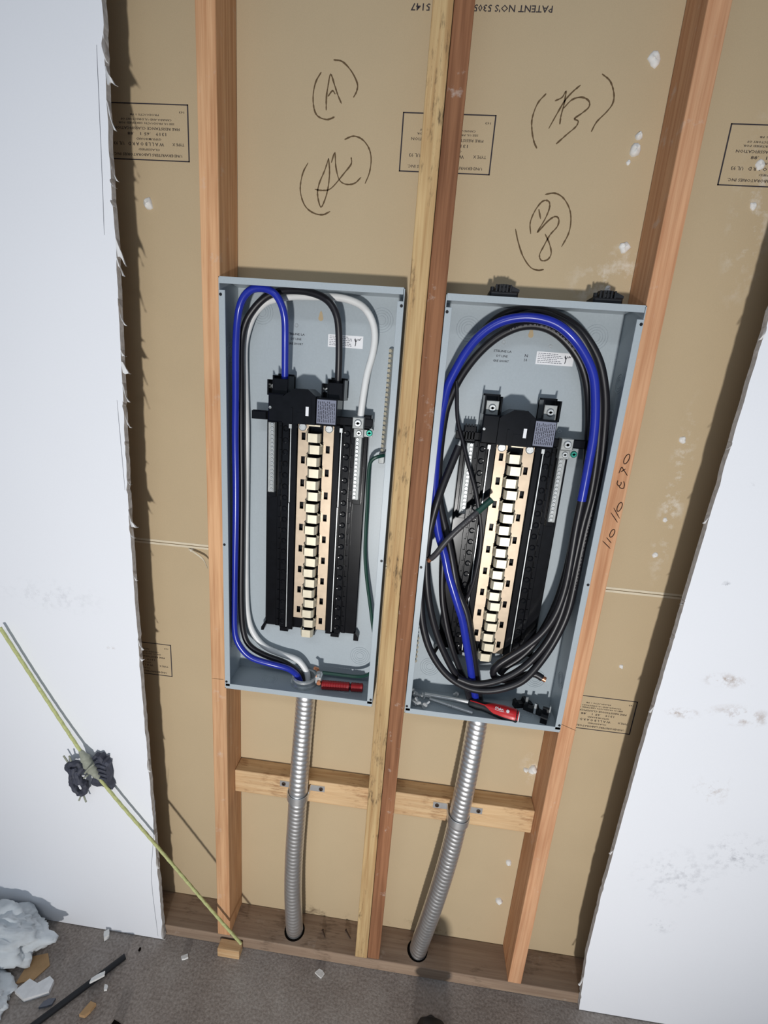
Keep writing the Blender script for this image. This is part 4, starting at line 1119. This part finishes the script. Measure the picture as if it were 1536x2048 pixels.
def crumple(name, cx, cy, cz, rx, ry, rz, seed, mat_, label, cat, amp=.45, fr=1.7, nu=26, nv=16, flat=None, rot=0.0, group=None, cutz=None):
    m_ = MB(); vs, fs = [], []
    for j in range(nv + 1):
        th_ = math.pi * j / nv
        for i in range(nu):
            u = 2 * math.pi * i / nu
            d = Vector((math.sin(th_) * math.cos(u), math.sin(th_) * math.sin(u), math.cos(th_)))
            k = 1 + amp * noise.noise(d * fr + Vector((seed, seed * 2, 0))) + amp * .5 * noise.noise(d * fr * 2.7 + Vector((0, seed, seed))) + amp * .35 * abs(noise.noise(d * fr * 4.4 + Vector((seed, 0, 7))))
            p = Vector((d.x * rx * k, d.y * ry * k, d.z * rz * k))
            p = Matrix.Rotation(rot, 3, 'Y') @ p
            p += Vector((cx, cy, cz))
            if cutz is not None and p.z < cutz:
                p.z = cutz
            vs.append(p)
    for j in range(nv):
        for i in range(nu):
            i2 = (i + 1) % nu
            fs.append((j * nu + i, (j + 1) * nu + i, (j + 1) * nu + i2, j * nu + i2))
    m_.add(vs, fs, True)
    o = ob(name, m_, mat_, None, label, cat, group)
    o.data.set_sharp_from_angle(angle=math.pi)
    return o

t = thing('plastic_scrap', (-0.772, -.028, .50), 'knobbly looped black plastic scrap hanging left of the rope knot', 'scrap')
m_ = MB()
for path, rr in (([(-.797, -.03, .585), (-.785, -.036, .600), (-.768, -.034, .604), (-.757, -.032, .595), (-.762, -.036, .578), (-.780, -.036, .575), (-.797, -.03, .585)], .0072),
                 ([(-.770, -.034, .580), (-.760, -.040, .560), (-.752, -.034, .545), (-.751, -.034, .530), (-.760, -.034, .512)], .0085),
                 ([(-.782, -.034, .572), (-.785, -.036, .552), (-.783, -.034, .530), (-.772, -.034, .514), (-.763, -.034, .510)], .0068),
                 ([(-.778, -.034, .590), (-.772, -.038, .566), (-.768, -.036, .545)], .0080)):
    m_.tube(catmull([Vector(p) for p in path], 4), rr, 9, True, lambda i, u: 1 + .18 * math.sin(i * 1.7 + 2 * u))
ob('looped_body', m_, 'scrap', t)
for a, b in (((-.790, -.032, .598), (-.800, -.034, .622)), ((-.780, -.034, .602), (-.783, -.036, .626)), ((-.763, -.034, .510), (-.771, -.036, .490)), ((-.760, -.034, .510), (-.752, -.036, .488)), ((-.755, -.034, .560), (-.738, -.036, .576))):
    ob('prong', MB().tube([a, b], .0022, 7), 'knot', t)
# torn flat piece, right of the knot
t = thing('plastic_scrap', (-0.706, -.022, .53), 'torn flat black plastic scrap hanging right of the rope knot', 'scrap')
out = [(-.737, .545), (-.735, .538), (-.722, .536), (-.709, .540), (-.697, .534), (-.681, .534), (-.682, .545), (-.687, .556), (-.684, .575), (-.687, .600), (-.684, .612), (-.692, .616), (-.690, .628), (-.699, .622), (-.705, .634), (-.713, .629), (-.721, .633), (-.729, .622), (-.733, .600), (-.729, .580), (-.733, .560)]
n = len(out); vs = []; fs = []
for lay in range(4):
    yy = (-.030, -.034, -.022, -.018)[lay]; k = (1, .78, .78, 1)[lay]
    for i, (x, z) in enumerate(out):
        vs.append((-.708 + (x + .708) * k, yy + .004 * noise.noise(Vector((x * 90, z * 90, lay))), .585 + (z - .585) * k))
for lay in (0, 2, 3):
    a, b = {0: (0, 1), 2: (2, 3), 3: (3, 0)}[lay]
    for i in range(n):
        j = (i + 1) % n
        fs.append((a * n + i, a * n + j, b * n + j, b * n + i))
fs.append(tuple(n + i for i in range(n)))
fs.append(tuple(2 * n + i for i in reversed(range(n))))
ob('torn_sheet', MB().add(vs, fs), 'scrap', t)
m_ = MB()
for k in range(4):
    m_.tube(catmull([Vector((-.724 + k * .005, -.032, .604 - k * .012)), Vector((-.707, -.037, .612 - k * .013)), Vector((-.690, -.036, .606 - k * .012))], 4), .0027, 7)
ob('crumpled_folds', m_, 'scrap', t)

# ================================================================== on the floor
crumple('cloth_heap', -1.02, -.085, .045, .135, .062, .062, 2.3, 'cloth', 'crumpled grey-white cloth heap on the floor by the left board', 'cloth', .42, 1.9, 64, 40, cutz=.0008)
crumple('cloth_heap', -0.990, -.205, .018, .105, .050, .030, 5.9, 'cloth', 'flat spread of pale cloth in front of the heap at the left edge', 'cloth', .45, 1.8, 60, 36, cutz=.0008)
def slab(name, pts, z0, th_, mat_, label, cat, group=None, tilt=0.0):
    n = len(pts); cx = sum(p[0] for p in pts) / n
    vs = [(p[0], p[1], z0 + max(0, (p[0] - cx) * tilt)) for p in pts] + [(p[0], p[1], z0 + th_ + max(0, (p[0] - cx) * tilt)) for p in pts]
    fs = [tuple(range(n - 1, -1, -1)), tuple(range(n, 2 * n))] + [(i, (i + 1) % n, n + (i + 1) % n, n + i) for i in range(n)]
    return ob(name, MB().add(vs, fs), mat_, None, label, cat, group)
slab('board_scrap', [(-.885, -.178), (-.850, -.190), (-.800, -.168), (-.805, -.145), (-.822, -.138), (-.842, -.156), (-.868, -.150)], .0008, .012, 'torn', 'torn white strip of wallboard lying by the cloth', 'scrap')
slab('cardboard_scrap', [(-.900, -.160), (-.862, -.148), (-.845, -.112), (-.870, -.088), (-.905, -.100)], .0008, .003, 'cardboard', 'brown cardboard scrap showing between the pale cloth and the white strip', 'scrap')
ob('rod', MB().tube(curve3([(STICK[0][0] - .06, STICK[0][1] - .075, .0082)] + [(p[0], p[1], .0082) for p in STICK], .02), .0075, 12), 'dull_black', None, 'black rod lying on the concrete at lower left', 'rod')
CH = 'chips on the floor'
def chip(x, y, sx, sy, sz, rz, mat_, label, z=0.0008):
    pts = []
    n = 6
    for k in range(n):
        a = rz + 2 * math.pi * k / n
        q = 1 + .35 * math.sin(k * 2.3 + x * 70)
        pts.append((x + sx * q * math.cos(a) * math.cos(rz) - sy * q * math.sin(a) * math.sin(rz), y + sx * q * math.cos(a) * math.sin(rz) + sy * q * math.sin(a) * math.cos(rz)))
    return slab('chip', pts, z, sz, mat_, label, 'chip', CH)
chip(-.742, -.028, .011, .009, .014, .3, 'plaster', 'white plaster chip at the foot of the left board')
chip(-.697, -.128, .016, .007, .006, .6, 'plaster', 'white sliver resting on the black rod', .0162)
chip(-.668, -.137, .006, .006, .006, .2, 'plaster', 'tiny pale crumb just right of the black rod')
chip(-.682, -.186, .014, .012, .010, .9, 'cardboard', 'tan wood chip below the black rod at lower left')
chip(-.790, -.186, .014, .010, .006, .4, 'ink', 'grey chip against the left part of the black rod')
chip(-.594, -.205, .012, .010, .010, .1, 'dark_hole', 'dark lump at the bottom edge right of the tan chip')
chip(-.502, -.046, .008, .007, .006, .5, 'plaster', 'white crumb on the concrete left of the small wood block')
chip(-.633, -.045, .004, .004, .004, .5, 'dark_hole', 'small dark pebble below the left board')
chip(-.122, -.030, .012, .010, .004, .5, 'plaster', 'pale crumb on the concrete below the left conduit')
plank('wood_offcut', -.415, -.352, -.030, -.0035, .0008, .031, 'wood_block', 'small wooden offcut on the floor at the lower end of the rope', 'timber')
def nail(a, b, label):
    a, b = Vector(a), Vector(b); d = (b - a)
    return ob('nail', MB().lathe(a, d, [(0, .0034), (.0012, .0034), (.0014, .0017), (d.length - .004, .0017), (d.length, .0004)], 8), 'nail', None, label, 'nail', 'nails on the bottom plate')
nail((-.1345, .0505, .0418), (-.1225, .0325, .0402), 'rusty nail lying on the bottom plate nearer the left conduit')
nail((-.0680, .0600, .0418), (-.0500, .0400, .0402), 'rusty nail lying on the bottom plate nearer the yellow stud')
# toe of a black boot at the bottom edge
t = thing('boot', (.19, -.20, 0.001), 'black boot toe just showing at the bottom edge', 'boot')
m_ = MB(); vs, fs = [], []
secs = [(-.095, .012, .018, .030), (-.105, .030, .020, .046), (-.125, .041, .020, .058), (-.165, .047, .020, .068), (-.23, .046, .022, .085), (-.30, .038, .022, .12), (-.36, .034, .022, .16)]
nu = 16
for (y, w_, zb, zt) in secs:
    for i in range(nu):
        u = 2 * math.pi * i / nu
        vs.append((.182 + w_ * math.cos(u), y, (zb + zt) / 2 + (zt - zb) / 2 * math.sin(u)))
for j in range(len(secs) - 1):
    for i in range(nu):
        i2 = (i + 1) % nu
        fs.append((j * nu + i, (j + 1) * nu + i, (j + 1) * nu + i2, j * nu + i2))
fs.append(tuple(range(nu))); fs.append(tuple(range((len(secs) - 1) * nu + nu - 1, (len(secs) - 1) * nu - 1, -1)))
ob('upper', m_.add(vs, fs, True), 'dull_black', t)
n = 24; so = []
for i in range(n):
    u = 2 * math.pi * i / n
    so.append((.182 + .048 * math.cos(u) * (1 - .12 * math.sin(u)), -.235 + .147 * math.sin(u)))
vs = [(x, y, .001) for x, y in so] + [(x, y, .024) for x, y in so]
ob('sole', MB().add(vs, [tuple(range(n - 1, -1, -1)), tuple(range(n, 2 * n))] + [(i, (i + 1) % n, n + (i + 1) % n, n + i) for i in range(n)]), 'dull_black', t)
